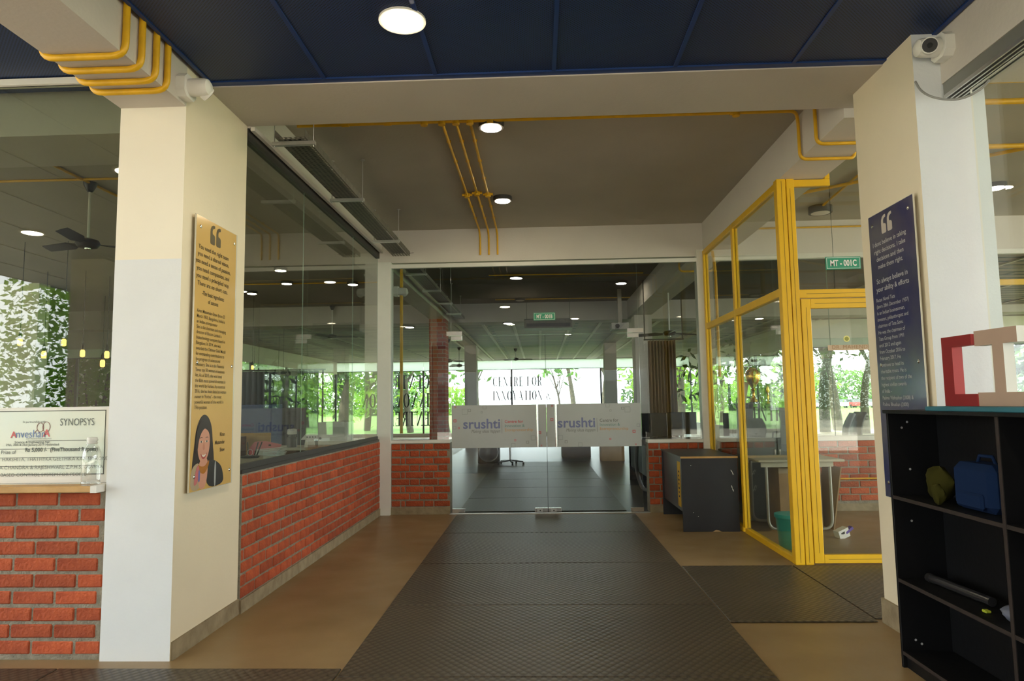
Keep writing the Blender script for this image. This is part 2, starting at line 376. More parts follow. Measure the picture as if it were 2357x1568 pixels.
# beams
struct('beam', MB().box(LX0, LX1, -7, 3.86, 3.2, 3.72), BEAMM, 'grey beam wrapped by four yellow conduits', 'beam')
struct('beam', MB().box(LX1, RX1, 4.1, 4.71, 3.43, 3.72), BEAMM, 'wide grey beam spanning between the two plaque columns', 'beam')
struct('beam', MB().box(2.29, 2.75, -7, 3.78, 3.15, 3.72), BEAMM, 'grey beam above the sliding door track', 'beam')
struct('beam', MB().box(2.17, 2.56, 4.71, 8.87, 3.36, 3.72), CREAM, 'cream beam above the yellow framed cabin', 'beam')
struct('beam', MB().box(-2.42, -2.06, 4.71, 8.87, 3.42, 3.72), CREAM, 'cream beam above the side glazing', 'beam')
struct('beam', MB().box(-2.42, 16, 8.87, 9.15, 3.28, 3.72), CREAM, 'cream lintel beam above the double glass doors', 'beam')
struct('beam', MB().box(-16, LX0, 4.15, 4.70, 3.17, 3.72), BEAMM, 'beam above the brick and glass wall of the left room', 'beam')
struct('beam', MB().box(-2.42, -2.05, 9.15, 30, 3.30, 3.72), BEAMM, 'long beam of the inner hall over the brick pillar', 'beam')
struct('beam', MB().box(2.05, 2.5, 9.15, 30, 3.30, 3.72), BEAMM, 'long beam of the inner hall over the curtains', 'beam')
struct('beam', MB().box(-16, 16, 15.6, 16.1, 3.28, 3.72), BEAMM, 'cross beam where the slatted ceiling of the inner hall begins', 'beam')
# blue perforated false ceilings, panel by panel
def blue_ceiling(x0, x1, y0, y1, divs, label):
    fr = MB()
    for x in [x0+.012] + divs + [x1-.012]: fr.box(x-.012, x+.012, y0, y1, GLT, GLT+.03)
    fr.box(x0, x1, y1-.05, y1, GLT-.002, GLT+.03); fr.box(x0, x1, y0, y0+.03, GLT-.002, GLT+.03)
    root = struct('ceiling', fr, BLUE, label, 'ceiling')
    xs = [x0]+divs+[x1]
    for a, b in zip(xs[:-1], xs[1:]): MB().box(a+.012, b-.012, y0+.03, y1-.05, GLT+.008, GLT+.02).build('ceiling_panel', PERF, root)
blue_ceiling(-2.05, 2.28, -7, 4.10, [-1.31, -.61, .127, .87, 1.586], 'dark blue perforated metal ceiling above the entrance passage')
blue_ceiling(-8.1, -2.5, -7, 4.10, [-7.4, -6.6, -5.8, -5.0, -4.2, -3.4], 'dark blue perforated metal ceiling outside the left room')
# ---- brick walls
_bm = {}
def brick_mesh(L, axis):
    k = (round(L, 3), axis)
    if k not in _bm:
        mb = MB()
        if axis == 'x': mb.bbox(-L/2, L/2, -.05, .05, -.0365, .0365, .007)
        else: mb.bbox(-.05, .05, -L/2, L/2, -.0365, .0365, .007)
        o = mb.build('brick', BRICK, None); me = o.data; loc = o.location.copy(); bpy.data.objects.remove(o)
        for v in me.vertices: v.co += loc
        _bm[k] = me
    return _bm[k]
def brick_wall(name, label, axis, a0, a1, face, sgn, z0, z1, thick, patterns, skirt=.09):
    """axis: direction the wall runs; face: coordinate of the brick faces on the side sgn"""
    g = .007; mb = MB(); back = face - sgn*thick
    lo, hi = sorted((face-sgn*g, back))
    if axis == 'x': mb.box(a0, a1, lo, hi, 0, z1+.004)
    else: mb.box(lo, hi, a0, a1, 0, z1+.004)
    wall = struct(name, mb, MORTAR, label, 'wall')
    if skirt:
        l2, h2 = sorted((face+sgn*.006, face-sgn*.03)); s = MB()
        (s.box(a0, a1, l2, h2, 0, skirt) if axis == 'x' else s.box(l2, h2, a0, a1, 0, skirt)); s.build('skirting', SKIRT, wall)
    rows = int(round((z1-z0)/.0875)); ch = (z1-z0)/rows; off = Vector(wall.location)
    for r in range(rows):
        seq, start = patterns[r % len(patterns)]; p = a0+.004-start; i = 0; z = z0+ch*(r+.5)
        while p < a1-.01:
            L = seq[i % len(seq)]; i += 1
            q0 = max(p, a0+.004); q1 = min(p+L-.011, a1-.004); p += L
            if q1-q0 < .035: continue
            Lq = round((q1-q0)/.005)*.005
            o = bpy.data.objects.new('brick', brick_mesh(Lq, axis)); COL.objects.link(o); o.parent = wall
            d = random.uniform(-.003, .002); c = (q0+q1)/2
            P = Vector((c, face-sgn*.05+sgn*d, z)) if axis == 'x' else Vector((face-sgn*.05+sgn*d, c, z))
            o.location = P-off+Vector((0, 0, random.uniform(-.0018, .0018)))
            k = random.uniform(-.006, .006); o.rotation_euler = (0, k if axis == 'x' else 0, 0)
            if axis == 'y': o.rotation_euler = (k, 0, 0)
    return wall
ST = [([.243], .0), ([.243], .12)]
FL = [([.125, .06, .243, .125, .243], 0), ([.243, .125, .243, .125], 0)]
brick_wall('wall_front', 'low red brick wall under the window with the prize cheque', 'x', -9.0, LX0-.012, 3.88, -1, .02, .935, .2, [([.25], .145), ([.25], .02)], 0)
brick_wall('wall_left', 'long low red brick wall under the side glazing', 'y', 4.715, 8.80, -2.06, 1, .09, .935, .22, [([.243], 0), ([.243], .16), ([.243], .05), ([.243], .19)])
brick_wall('wall_back', 'short red brick wall beside the double glass doors and corner post', 'x', -1.93, -1.165, 8.865, -1, .09, .905, .2, FL)
brick_wall('wall_back', 'short red brick wall behind the black desk', 'x', 1.375, 2.13, 8.865, -1, .09, .875, .2, [([.243, .125], .1), ([.125, .243], .06)])
brick_wall('wall_back', 'red brick wall at the rear of the yellow cabin', 'x', 2.3, 5.2, 8.865, -1, .12, .875, .2, ST)
# posts, sills and frames of the glass walls
struct('trim_3', MB().box(-2.10, -1.93, 8.80, 8.99, 0, 3.28), WFRAME, 'cream corner post between side glazing and glass doors', 'post')
struct('trim_4', MB().box(2.075, 2.17, 8.83, 8.99, 0, 3.36), WFRAME, 'cream post between glass doors and yellow cabin', 'post')
struct('trim_5', MB().box(-1.93, -1.165, 8.855, 9.05, .905, .945), WFRAME, 'white sill of the fixed glass left of the doors', 'sill')
struct('trim_6', MB().box(1.375, 2.075, 8.855, 9.05, .875, .915), WFRAME, 'white sill of the fixed glass above the black desk', 'sill')
struct('trim_7', MB().box(-1.93, 2.075, 8.84, 8.90, 3.205, 3.255), WFRAME, 'cream head channel above the double glass doors', 'channel')
struct('trim_8', MB().box(2.3, 5.2, 8.85, 9.05, .875, .93), WFRAME, 'white sill of the rear cabin window', 'sill')
struct('trim_9', MB().box(2.3, 16, 8.84, 8.90, 3.22, 3.28), WFRAME, 'white head channel of the rear cabin window', 'channel')
# side glazing over the left brick wall
fr = MB().box(-2.125, -2.075, 4.72, 8.80, 3.33, 3.42).box(-2.13, -2.07, 4.72, 8.80, .937, .965)
w1 = struct('window_1', fr, DKFRAME, 'frameless side glazing above the long brick wall', 'window')
for a, b in ((4.72, 5.97), (5.9715, 7.61), (7.6115, 8.795)): glass_pane('pane', w1, -2.102, -2.097, a, b, .965, 3.33, GLASST)
MB().box(-2.06, -2.03, 4.72, 8.8, 3.40, 3.43).build('channel', WFRAME, w1)
MB().box(-2.112, -2.086, 4.73, 8.79, .965, 1.005).build('bottom_rail', DKFRAME, w1)
# front window of the left room
fr = MB().box(-9.0, LX0-.006, 3.92, 3.97, .937, .975).box(-9.0, LX0-.006, 3.92, 3.97, 3.40, 3.44)
w2 = struct('window_2', fr, WFRAME, 'glass of the left room above the low brick wall', 'window')
for a, b in ((-9.0, -6.86), (-6.855, -4.68), (-4.675, LX0-.006)): glass_pane('pane', w2, a, b, 3.940, 3.950, .975, 3.40, GLASST)
sl = struct('trim_10', MB().bbox(-9.0, -2.492, 3.79, 3.915, .937, .972, .004), WOOD, 'pine sill board under the prize cheque', 'sill')
MB().box(-2.525, -2.490, 3.788, 3.917, .935, .974).build('tape_wrap', PAPER, sl)
# fixed glass around the doors
w3 = thing('window_3', (-1.54, 8.87, .945), 'fixed glass panel beside the doors above the short brick wall', 'window', None, 'structure')
glass_pane('pane', w3, -1.93, -1.145, 8.865, 8.877, .945, 3.205, GLASSD)
w4 = thing('window_4', (.09, 8.87, 2.3), 'glass transom carrying the green room sign above the doors', 'window', None, 'structure')
glass_pane('pane', w4, -1.140, 1.297, 8.865, 8.877, 2.292, 3.205, GLASSD)
w5 = thing('window_5', (1.7, 8.87, .915), 'fixed glass panel above the black desk', 'window', None, 'structure')
glass_pane('pane', w5, 1.302, 2.075, 8.865, 8.877, .915, 3.205, GLASSD)
# patch fittings on fixed glass
for x in (-1.14, 1.30):
    MB().box(x-(.06 if x < 0 else .145), x+(.145 if x < 0 else .06), 8.852, 8.892, 2.293, 2.35).build('patch_fitting', STEEL, w4)
# ---- double glass doors
FILM = mat('frosted grey vinyl film', (.47, .49, .49), .55, var=.06, scale=3)
LOGO = mat('blue violet print', (.18, .20, .37), .6); REDP = mat('red print', (.62, .12, .13), .6); TEALP = mat('teal print', (.13, .26, .25), .6)
ORANP = mat('orange print', (.62, .33, .12), .6); LINEP = mat('grey line print', (.20, .19, .18), .6)
FILMD = mat('pale film outline', (.28, .29, .29), .6)
def ring_sq(mb, x, y, z, s, t):
    for a in ((x-s, x+s, z+s-t, z+s), (x-s, x+s, z-s, z-s+t), (x-s, x-s+t, z-s+t, z+s-t), (x+s-t, x+s, z-s+t, z+s-t)): mb.box(a[0], a[1], y-.0012, y, a[2], a[3])
def door(n, x0, x1, hinge, label):
    root = thing('door_%d' % n, ((x0+x1)/2, 8.87, .008), label, 'door', None, 'structure')
    glass_pane('pane', root, x0, x1, 8.865, 8.877, .012, 2.287, GLASSD, GLEDGD)
    MB().box(x0, x1, 8.864, 8.878, 2.2872, 2.2905).build('edge_seal', GLEDGD, root); MB().box(*((x1, x1+.0035) if hinge < 0 else (x0-.0035, x0)), 8.862, 8.880, .012, 2.29).build('edge_seal', GLEDGD, root)
    f = MB().box(x0, x1, 8.8620, 8.8645, .835, 1.385).build('vinyl_film', FILM, root)
    y = 8.8615; W = x1-x0
    lx = x0+(.145 if n == 1 else .135)
    text('logo_lettering', 'srushti', .175, (lx, y, 1.085), (1, 0, 0), (0, 0, 1), LOGO, f, bold=.018, xs=1.03)
    text('tagline_lettering', 'Making ideas happen', .058, (lx+.105, y, 1.03), (1, 0, 0), (0, 0, 1), LINEP, f, shear=.35, xs=.78)
    MB().box(lx+.505, lx+.509, y-.001, y, 1.02, 1.20).build('divider_line', LINEP, f)
    text('red_lettering', 'Centre for', .055, (lx+.54, y, 1.150), (1, 0, 0), (0, 0, 1), REDP if n == 1 else LINEP, f, bold=.012)
    text('teal_lettering', 'Innovation &', .05, (lx+.54, y, 1.098), (1, 0, 0), (0, 0, 1), TEALP, f)
    text('orange_lettering', 'Entrepreneurship', .052, (lx+.54, y, 1.045), (1, 0, 0), (0, 0, 1), ORANP, f)
    r, g, p = MB(), MB(), MB()
    for (fx, fz, s, k) in ((.035, .64, .018, 'r'), (.075, .47, .012, 'r'), (.04, .96, .010, 'r'), (.93, .34, .018, 'r'), (.67, .17, .012, 'r'), (.945, .04, .009, 'r'),
                           (.19, .88, .017, 'g'), (.80, .12, .017, 'g'), (.14, .85, .036, 'p'), (.35, .95, .024, 'p'), (.65, .05, .026, 'p'), (.03, .48, .02, 'p'), (.32, .83, .012, 'p'), (.86, .22, .03, 'p')):
        if n == 2: fx = 1-fx if k != 'r' else fx*.97+.02
        ring_sq({'r': r, 'g': g, 'p': p}[k], x0+fx*W, y, .835+fz*.55, s, .004 if k != 'r' else .008 if s > .015 else .005)
    r.build('red_squares', REDP, f); g.build('grey_squares', LINEP, f); p.build('pale_squares', FILMD, f)
    hx = x1-.115 if hinge < 0 else x0+.115
    h = MB().tube([(hx, 8.80, .845), (hx, 8.80, 1.385)], .016, 14).build('handle', STEEL, root, 40)
    for z in (.93, 1.30): MB().tube([(hx, 8.80, z), (hx, 8.862, z)], .010, 10).build('handle_standoff', STEEL, h, 40)
    a, b = (x0, x0+.165) if hinge < 0 else (x1-.165, x1)
    MB().bbox(a, b, 8.850, 8.892, .012, .067, .003).build('floor_patch', STEEL, root)
    MB().bbox(*((x0, x0+.145) if hinge < 0 else (x1-.145, x1)), 8.850, 8.892, 2.232, 2.288, .003).build('top_patch', STEEL, root)
    a, b = (x1-.165, x1) if hinge < 0 else (x0, x0+.165)
    lk = MB().bbox(a, b, 8.848, 8.894, .012, .070, .003).build('lock_patch', STEEL, root)
    MB().box((a+b)/2-.055, (a+b)/2+.02, 8.844, 8.848, .022, .058).build('lock_plate', ALU, lk)
    MB().lathe([(.009, 0), (.009, .004)], ((a+b)/2-.015, 8.840, .04), 12, 'Y').build('keyhole', BLACK, lk)
    return root
door(1, -1.140, .083, -1, 'glass door leaf hinged by the short corner brick wall')
door(2, .092, 1.297, 1, 'glass door leaf hinged beside the black desk')
struct('trim_11', MB().box(-1.17, 1.375, 8.83, 8.91, 0, .008), ALU, 'metal threshold strip under the double glass doors', 'threshold')
def room_sign(p0, p1, y, label, txt, under):
    """green enamel sign plate, facing the camera side"""
    x0, x1, z0, z1 = p0[0], p1[0], p0[1], p1[1]; cx = (x0+x1)/2; h = z1-z0
    r = thing('room_sign', (cx, y, z0), label, 'sign', 'green room number signs')
    MB().bbox(x0, x1, y, y+.006, z0, z1, .002).build('plate', GREEN, r)
    b = MB(); t = .003; e = .008
    for q in ((x0+e, x1-e, z1-e-t, z1-e), (x0+e, x1-e, z0+e, z0+e+t), (x0+e, x0+e+t, z0+e, z1-e), (x1-e-t, x1-e, z0+e, z1-e)): b.box(q[0], q[1], y-.001, y, q[2], q[3])
    b.build('border_line', PRINTW, r)
    text('lettering', txt, h*.66, (cx, y-.001, z0+h*.27), (1, 0, 0), (0, 0, 1), PRINTW, r, 'CENTER', bold=.03, xs=.63*(x1-x0)/(h*2.45))
a = at(1228, 738, Y=8.858); b = at(1278, 719, Y=8.858)
room_sign((a.x, a.z), (b.x, b.z), 8.856, 'green sign reading MT - 001B on the glass above the doors', 'MT - 001B', None)
# ---- yellow framed cabin
cabin = thing('window_6', (2.2, 6.05, 0), 'yellow steel framed glass cabin walls', 'partition', None, 'structure')
YX = 2.165
def ybar(x0, x1, y0, y1, z0, z1, nm='frame_bar'): return MB().bbox(x0, x1, y0, y1, z0, z1, .004).build(nm, YEL, cabin)
ybar(2.145, 2.225, 6.02, 6.10, 0, 3.36, 'corner_post'); ybar(2.232, 2.30, 6.02, 6.09, 0, 3.36, 'door_post')
ybar(YX-.015, YX+.045, 7.46, 7.53, .05, 3.34, 'mullion'); ybar(YX-.015, YX+.045, 8.77, 8.83, .05, 3.34, 'mullion')
for a, b in ((6.10, 7.46), (7.53, 8.77)):
    ybar(YX-.015, YX+.045, a, b, 3.28, 3.345, 'top_rail'); ybar(YX-.015, YX+.045, a, b, 2.31, 2.385, 'middle_rail'); ybar(YX-.015, YX+.045, a, b, 0, .05, 'bottom_rail')
    glass_pane('pane', cabin, YX+.010, YX+.018, a, b, .05, 2.31, GLASSC); glass_pane('pane', cabin, YX+.010, YX+.018, a, b, 2.385, 3.28, GLASSC)
ybar(2.30, 3.9, 6.03, 6.09, 2.285, 2.36, 'door_head'); ybar(2.225, 2.62, 6.03, 6.08, 3.29, 3.352, 'top_rail'); ybar(2.575, 2.62, 6.03, 6.08, 3.352, 3.72, 'top_upright')
ybar(2.62, 3.9, 6.03, 6.08, 3.665, 3.72, 'top_rail'); ybar(3.84, 3.9, 6.02, 6.09, 0, 2.285, 'door_post'); ybar(3.84, 3.9, 6.02, 6.09, 2.36, 3.665, 'door_post')
glass_pane('pane', cabin, 2.30, 2.62, 6.05, 6.058, 2.36, 3.29, GLASSC); glass_pane('pane', cabin, 2.62, 3.84, 6.05, 6.058, 2.36, 3.665, GLASSC)
d3 = thing('door_3', (3.0, 6.05, .01), 'yellow framed glass cabin door', 'door', None, 'structure')
for q in ((2.305, 2.385, .015, 2.275), (3.755, 3.835, .015, 2.275)): MB().bbox(q[0], q[1], 6.015, 6.065, q[2], q[3], .004).build('stile', YEL, d3)
MB().bbox(2.385, 3.755, 6.015, 6.065, 2.19, 2.275, .004).build('top_rail', YEL, d3); MB().bbox(2.385, 3.755, 6.015, 6.065, .015, .085, .004).build('bottom_rail', YEL, d3)
glass_pane('pane', d3, 2.385, 3.755, 6.036, 6.044, .085, 2.19, GLASSC)
gv = MB(); DKG = mat('dark groove', (.10, .055, .004), .6)
for x, y, z0, z1 in ((2.188, 6.019, .02, 3.34), (2.262, 6.019, .02, 3.27)): gv.box(x-.0015, x+.0015, y, y+.002, z0, z1)
gv.build('groove_lines', DKG, cabin)
gv = MB().box(2.345-.0015, 2.345+.0015, 6.0142, 6.016, .1, 2.2).box(2.42, 3.7, 6.0142, 6.016, 2.231, 2.234).box(2.42, 3.7, 6.0142, 6.016, .048, .051); gv.build('groove_lines', DKG, d3)
MB().box(2.36, 3.8, 6.0292, 6.031, 2.320, 2.323).build('groove_lines', DKG, cabin)
a = at(1901, 621, Y=6.046); b = at(1980, 590, Y=6.046)
room_sign((a.x, a.z), (b.x, b.z), 6.042, 'green sign reading MT - 001C on the yellow cabin glass', 'MT - 001C', None)
a = at(1906, 807, Y=6.03); b = at(2002, 794, Y=6.03)
npz = thing('name_plate', ((a.x+3.1)/2, 6.03, a.z), 'pale wood name plate on the yellow cabin door', 'name plate')
MB().box(a.x, a.x+.46, 6.026, 6.034, a.z, b.z+.004).build('plate', mat('pale maple', (.62, .47, .30), .5, var=.1), npz)
text('lettering', 'DR.', .047, (a.x+.03, 6.025, a.z+.012), (1, 0, 0), (0, 0, 1), mat('tan print', (.38, .22, .10), .6), npz, spacing=1.12)
text('lettering', 'MAHENDRA V', .047, (a.x+.125, 6.025, a.z+.012), (1, 0, 0), (0, 0, 1), mat('tan print', (.38, .22, .10), .6), npz, spacing=1.12)
a = at(1949, 780, Y=6.03)
stk = thing('round_sticker', (a.x, 6.03, a.z-.03), 'small round yellow sticker on the yellow cabin door', 'sticker')
MB().lathe([(.027, 0), (.027, .003)], (a.x, 6.031, a.z), 24, 'Y').build('disc', mat('lemon vinyl', (.8, .75, .25), .5), stk)
MB().lathe([(.018, 0), (.018, .001)], (a.x, 6.030, a.z), 20, 'Y').build('emblem', mat('olive print', (.3, .3, .05), .6), stk)
# ---- rear and side glazing beyond
w7 = thing('window_7', (4, 8.87, .93), 'glass of the rear cabin window over brick', 'window', None, 'structure')
for a, b in ((2.3, 3.75), (3.755, 5.2)): glass_pane('pane', w7, a, b, 8.90, 8.91, .93, 3.22)
# ---- sliding glass and its track by the right column
trk = MB().box(2.295, 2.41, .6, 3.775, 3.08, 3.149)
for x in (2.312, 2.338, 2.368, 2.392): trk.box(x-.004, x+.004, .6, 3.775, 3.072, 3.081, 1)
tr = struct('trim_12', trk, [mat('dull aluminium track', (.30, .30, .27), .45, .6), BLACK], 'double aluminium sliding door track beneath the beam', 'track')
for x in (2.295, 2.325, 2.353, 2.38, 2.405): MB().box(x-.005, x+.005, .6, 3.775, 3.060, 3.080).build('track_lip', ALU, tr)
MB().tube([at(2243, 178, X=2.37), at(2243, 186, X=2.37)], .004, 8).lathe([(.004, .030), (.014, .022), (.017, .008), (.012, -.002), (.004, -.006)], at(2243, 196, X=2.37), 14).build('end_stop', STEEL, tr, 40)
sg = thing('sliding_door', (2.37, 2.3, 0), 'frameless sliding glass sheet hanging from the track', 'door', None, 'structure')
glass_pane('pane', sg, 2.366, 2.376, .8, 3.66, .01, 3.06, None, WFRAME)
cb = thing('cable', (2.2, 3.76, 3.0), 'grey cable looping beneath the white camera and track end', 'cable')
pp = [at(2107, 188, Y=3.765)] + [at(x, y, Y=3.72-.05*i) for i, (x, y) in enumerate(((2118, 208), (2140, 222), (2170, 229), (2200, 230), (2230, 222), (2262, 203), (2277, 184)))]
MB().tube(fillet(pp, .05, 4), .006, 8).build('wire', mat('grey cable sheath', (.32, .32, .30), .5), cb, 60)
# ---- floor mats
def rmat(x0, x1, y0, y1, label, grp='rubber floor mats'):
    o = MB().bbox(x0+.004, x1-.004, y0+.004, y1-.004, .0005, .010, .004).build('floor_mat', RUBBER); tag(o, label, 'floor mat', grp)
MX0, MX1 = -1.075, 1.175
ys = [.4, 1.2, 2.4, 3.625, 4.875, 6.12, 7.53, 8.75]
labs = ['dark rubber mat far out on the passage floor', 'dark rubber mat of the passage runner by the black shelf', 'dark rubber mat of the passage runner between the two front mats', 'dark rubber mat lying between the two plaque columns',
        'dark rubber mat of the runner where the branch mat to the yellow door begins', 'dark rubber mat of the runner beside the yellow cabin corner', 'dark rubber mat of the runner just before the double glass doors']
for i in range(7): rmat(MX0, MX1, ys[i], ys[i+1], labs[i])
rmat(MX1, 2.10, 4.50, 5.99, 'dark rubber mat branching off the runner by the blue plaque column'); rmat(2.10, 3.9, 4.56, 5.99, 'dark rubber mat lying in front of the yellow cabin door')
for k in range(4): rmat(MX0-1.55*(k+1), MX0-1.55*k, 2.45, 3.74, ['dark rubber mat at the foot of the gold plaque column', 'dark rubber mat along the low brick wall under the cheque', 'dark rubber mat in front of the outer brick wall', 'dark rubber mat at the outer end of the brick wall'][k])
for k in range(6):
    y = 9.0+k*1.25; rmat(-1.08-.06*0, 1.1, y, y+1.25, ['first', 'second', 'third', 'fourth', 'fifth', 'sixth'][k]+' rubber mat behind the glass doors, counted from the doors')
# ---- plaques
GOLD = mat('gold printed acrylic', (.66, .43, .14), .16, var=.06, scale=2); NAVY = mat('navy printed acrylic', (.025, .026, .10), .12, col2=(.075, .075, .10), scale=3.2)
ACR = mat('clear acrylic edge', (.66, .62, .50), .1); TXTG = mat('olive brown print', (.10, .075, .03), .6); TXTW = mat('pale grey print', (.42, .41, .43), .6)
def quote_marks(mb, org, u, v, n, s):
    for k in (0, 1):
        o = Vector(org)+Vector(u)*(k*s*.62)
        out = [(0, .12), (.02, .04), (.08, 0), (.42, 0), (.48, .05), (.48, .42), (.42, .50), (.22, .54), (.20, .66), (.24, .78), (.36, .84), (.46, .86), (.46, 1.0), (.30, 1.0), (.12, .92), (.02, .76), (0, .6)]
        mb.prism([(a*s, b*s) for a, b in out], o, u, v, n)
def plaque(x, y0, y1, z0, z1, sgn, base, label, txtm):
    """sgn=+1: faces +X (left column); reading direction runs +Y.  sgn=-1: faces -X, reads -Y"""
    r = thing('wall_plaque', (x, (y0+y1)/2, z0), label, 'plaque')
    t = .010; xo = x + sgn*.022
    MB().bbox(*sorted((xo, xo+sgn*t)), y0, y1, z0, z1, .002).build('acrylic_sheet', ACR, r)
    MB().box(*sorted((xo+sgn*t, xo+sgn*(t+.0015))), y0+.004, y1-.022 if sgn > 0 else y1-.004, z0+.004, z1-.004).build('printed_face', base, r)
    zz = [z1-.07, z0+(z1-z0)*.46, z0+.09]
    for z in zz:
        for y in (y0+.05, y1-.055):
            MB().lathe([(.006, -sgn*.034), (.006, 0), (.011, 0), (.011, sgn*.004), (.006, sgn*.007)], (xo+sgn*.0115, y, z), 14, 'X').build('standoff_screw', STEEL, r, 40)
    return r, xo+sgn*.012, Vector((0, sgn, 0))
px0, py0, py1, pz0, pz1 = LX1, 3.955, 4.520, .905, 2.575
r, xf, u = plaque(LX1, py0, py1, pz0, pz1, 1, GOLD, 'gold quotation plaque with a portrait on the white column', TXTG)
up = Vector((0, 0, 1)); cy = (py0+py1)/2-.01
def ptext(nm, body, px, py, px2, py2, **k):
    """lines between two photo points lying on the plaque face"""
    a = at(px, py, X=xf); b = at(px2, py2, X=xf); n = body.count('\n'); pitch = (a.z-b.z)/max(1, n)
    size = k.pop('size', .8)*pitch; text(nm, body, size, a, u, up, k.pop('m', TXTG), r, lead=pitch/size, **k)
a = at(484, 561, X=xf); mb = MB(); quote_marks(mb, a, u, up, (.001, 0, 0), .125); mb.build('quotation_mark', mat('bronze print', (.12, .095, .05), .6), r)
ptext('quote_lettering', 'You need the right team\nyou need a shared vision,\nyou need a sense of passion,\nyou need compassion, and\nyou need a principled way.\nThere are no short cuts.', 493, 586, 491, 667, align='CENTER', bold=.012, xs=1.05, size=.85)
ptext('subtitle_lettering', '-The basic ingredients\nof success', 491, 687, 491, 703, align='CENTER', bold=.012, xs=.88, size=.85)
ptext('biography_lettering', 'Kiran Mazumdar-Shaw (born 23\nMarch 1953, Bangalore, India) is\nan Indian entrepreneur\nShe is the chairman and managing\ndirector of Biocon Limited a\nbiotechnology company based in\nBangalore. In 2014, she was\nawarded the Othmer Gold Medal\nfor outstanding contributions to\nthe progress of science and\nchemistry. She is in the Financial\nTimes top 50 women in business\nlist. As of 2015, she was listed\nthe 85th most powerful woman in\nthe world by Forbes. As recent as\n2016, she has been listed as woman\nrunner in "Forbes" - the most\npowerful woman of the world in\n77th position.', 453, 717, 446, 942, align='LEFT', bold=.004, xs=.95, size=.92)
ptext('name_lettering', 'Kiran\nMazumdar\nShaw', 517, 1003, 516, 1038, align='RIGHT', bold=.014, xs=.9, size=.72)
# printed portrait (flat print on the plaque)
por = MB()
def blob(pts, mi, d):
    for _ in range(2):
        pts = [q for (a, b), (c, e) in zip(pts, list(pts[1:])+[pts[0]]) for q in ((.75*a+.25*c, .75*b+.25*e), (.25*a+.75*c, .25*b+.75*e))]
    por.prism([(a, b) for a, b in pts], (xf+d, py0, pz0), (0, 1, 0), (0, 0, 1), (.0006, 0, 0), mi)
def ell(cx, cz, rx, rz, n=22, rot=0): return [(cx+rx*math.cos(t)*math.cos(rot)-rz*math.sin(t)*math.sin(rot), cz+rx*math.cos(t)*math.sin(rot)+rz*math.sin(t)*math.cos(rot)) for t in [2*PI*k/n for k in range(n)]]
blob([(.02, .02), (.025, .16), (.045, .26), (.06, .36), (.10, .43), (.155, .46), (.215, .44), (.26, .38), (.275, .28), (.30, .17), (.28, .10), (.1, .02)], 0, 0)      # hair
blob([(.006, .008), (.012, .12), (.05, .16), (.12, .17), (.14, .008)], 1, .0007)                                                     # wrap
blob([(.19, .008), (.215, .17), (.29, .175), (.38, .14), (.42, .09), (.435, .008)], 2, .0007)                                       # jacket
blob([(.10, .008), (.10, .17), (.16, .20), (.225, .18), (.20, .008)], 3, .0010)                                                      # neck, blouse
blob([(.082, .30), (.086, .235), (.105, .19), (.14, .162), (.175, .166), (.212, .20), (.232, .25), (.236, .31), (.22, .36), (.16, .385), (.10, .36)], 3, .0014)  # face
blob([(.055, .22), (.06, .34), (.10, .41), (.17, .425), (.225, .40), (.25, .33), (.252, .24), (.237, .29), (.225, .345), (.175, .372), (.15, .365), (.12, .34), (.095, .30), (.085, .24)], 0, .0018)      # fringe
blob([(.09, .165), (.12, .145), (.18, .14), (.235, .185), (.225, .14), (.17, .09), (.11, .115)], 4, .0020)                              # neck scarf
blob([(.08, .16), (.115, .14), (.095, .05), (.04, .03)], 5, .0022); blob([(.10, .13), (.12, .12), (.12, .05), (.095, .06)], 6, .0024)
for cx in (.125, .195): blob(ell(cx, .292, .019, .007), 7, .0018); blob(ell(cx, .292, .008, .007), 0, .0022); blob([(cx-.026, .310), (cx, .322), (cx+.026, .313), (cx, .316)], 0, .0018)
blob([(.155, .288), (.163, .288), (.175, .243), (.145, .241)], 8, .0017); blob([(.118, .224), (.138, .212), (.16, .208), (.184, .213), (.204, .228), (.186, .196), (.16, .184), (.138, .192)], 9, .0018); blob([(.130, .217), (.16, .209), (.193, .220), (.178, .203), (.16, .198), (.145, .201)], 7, .0021)
blob([(.30, .008), (.305, .165), (.325, .16), (.325, .008)], 10, .0012)
pm = [mat('print '+n, c, .35) for n, c in (('dark brown', (.035, .022, .018)), ('beige', (.45, .35, .22)), ('charcoal', (.035, .035, .035)), ('skin', (.62, .30, .20)), ('amber', (.42, .16, .02)), ('coral', (.55, .16, .16)), ('violet', (.16, .16, .40)), ('ivory', (.75, .70, .62)), ('tan shade', (.52, .22, .14)), ('rose', (.40, .06, .06)), ('silver', (.35, .36, .36)))]
por.build('portrait_print', pm, r)
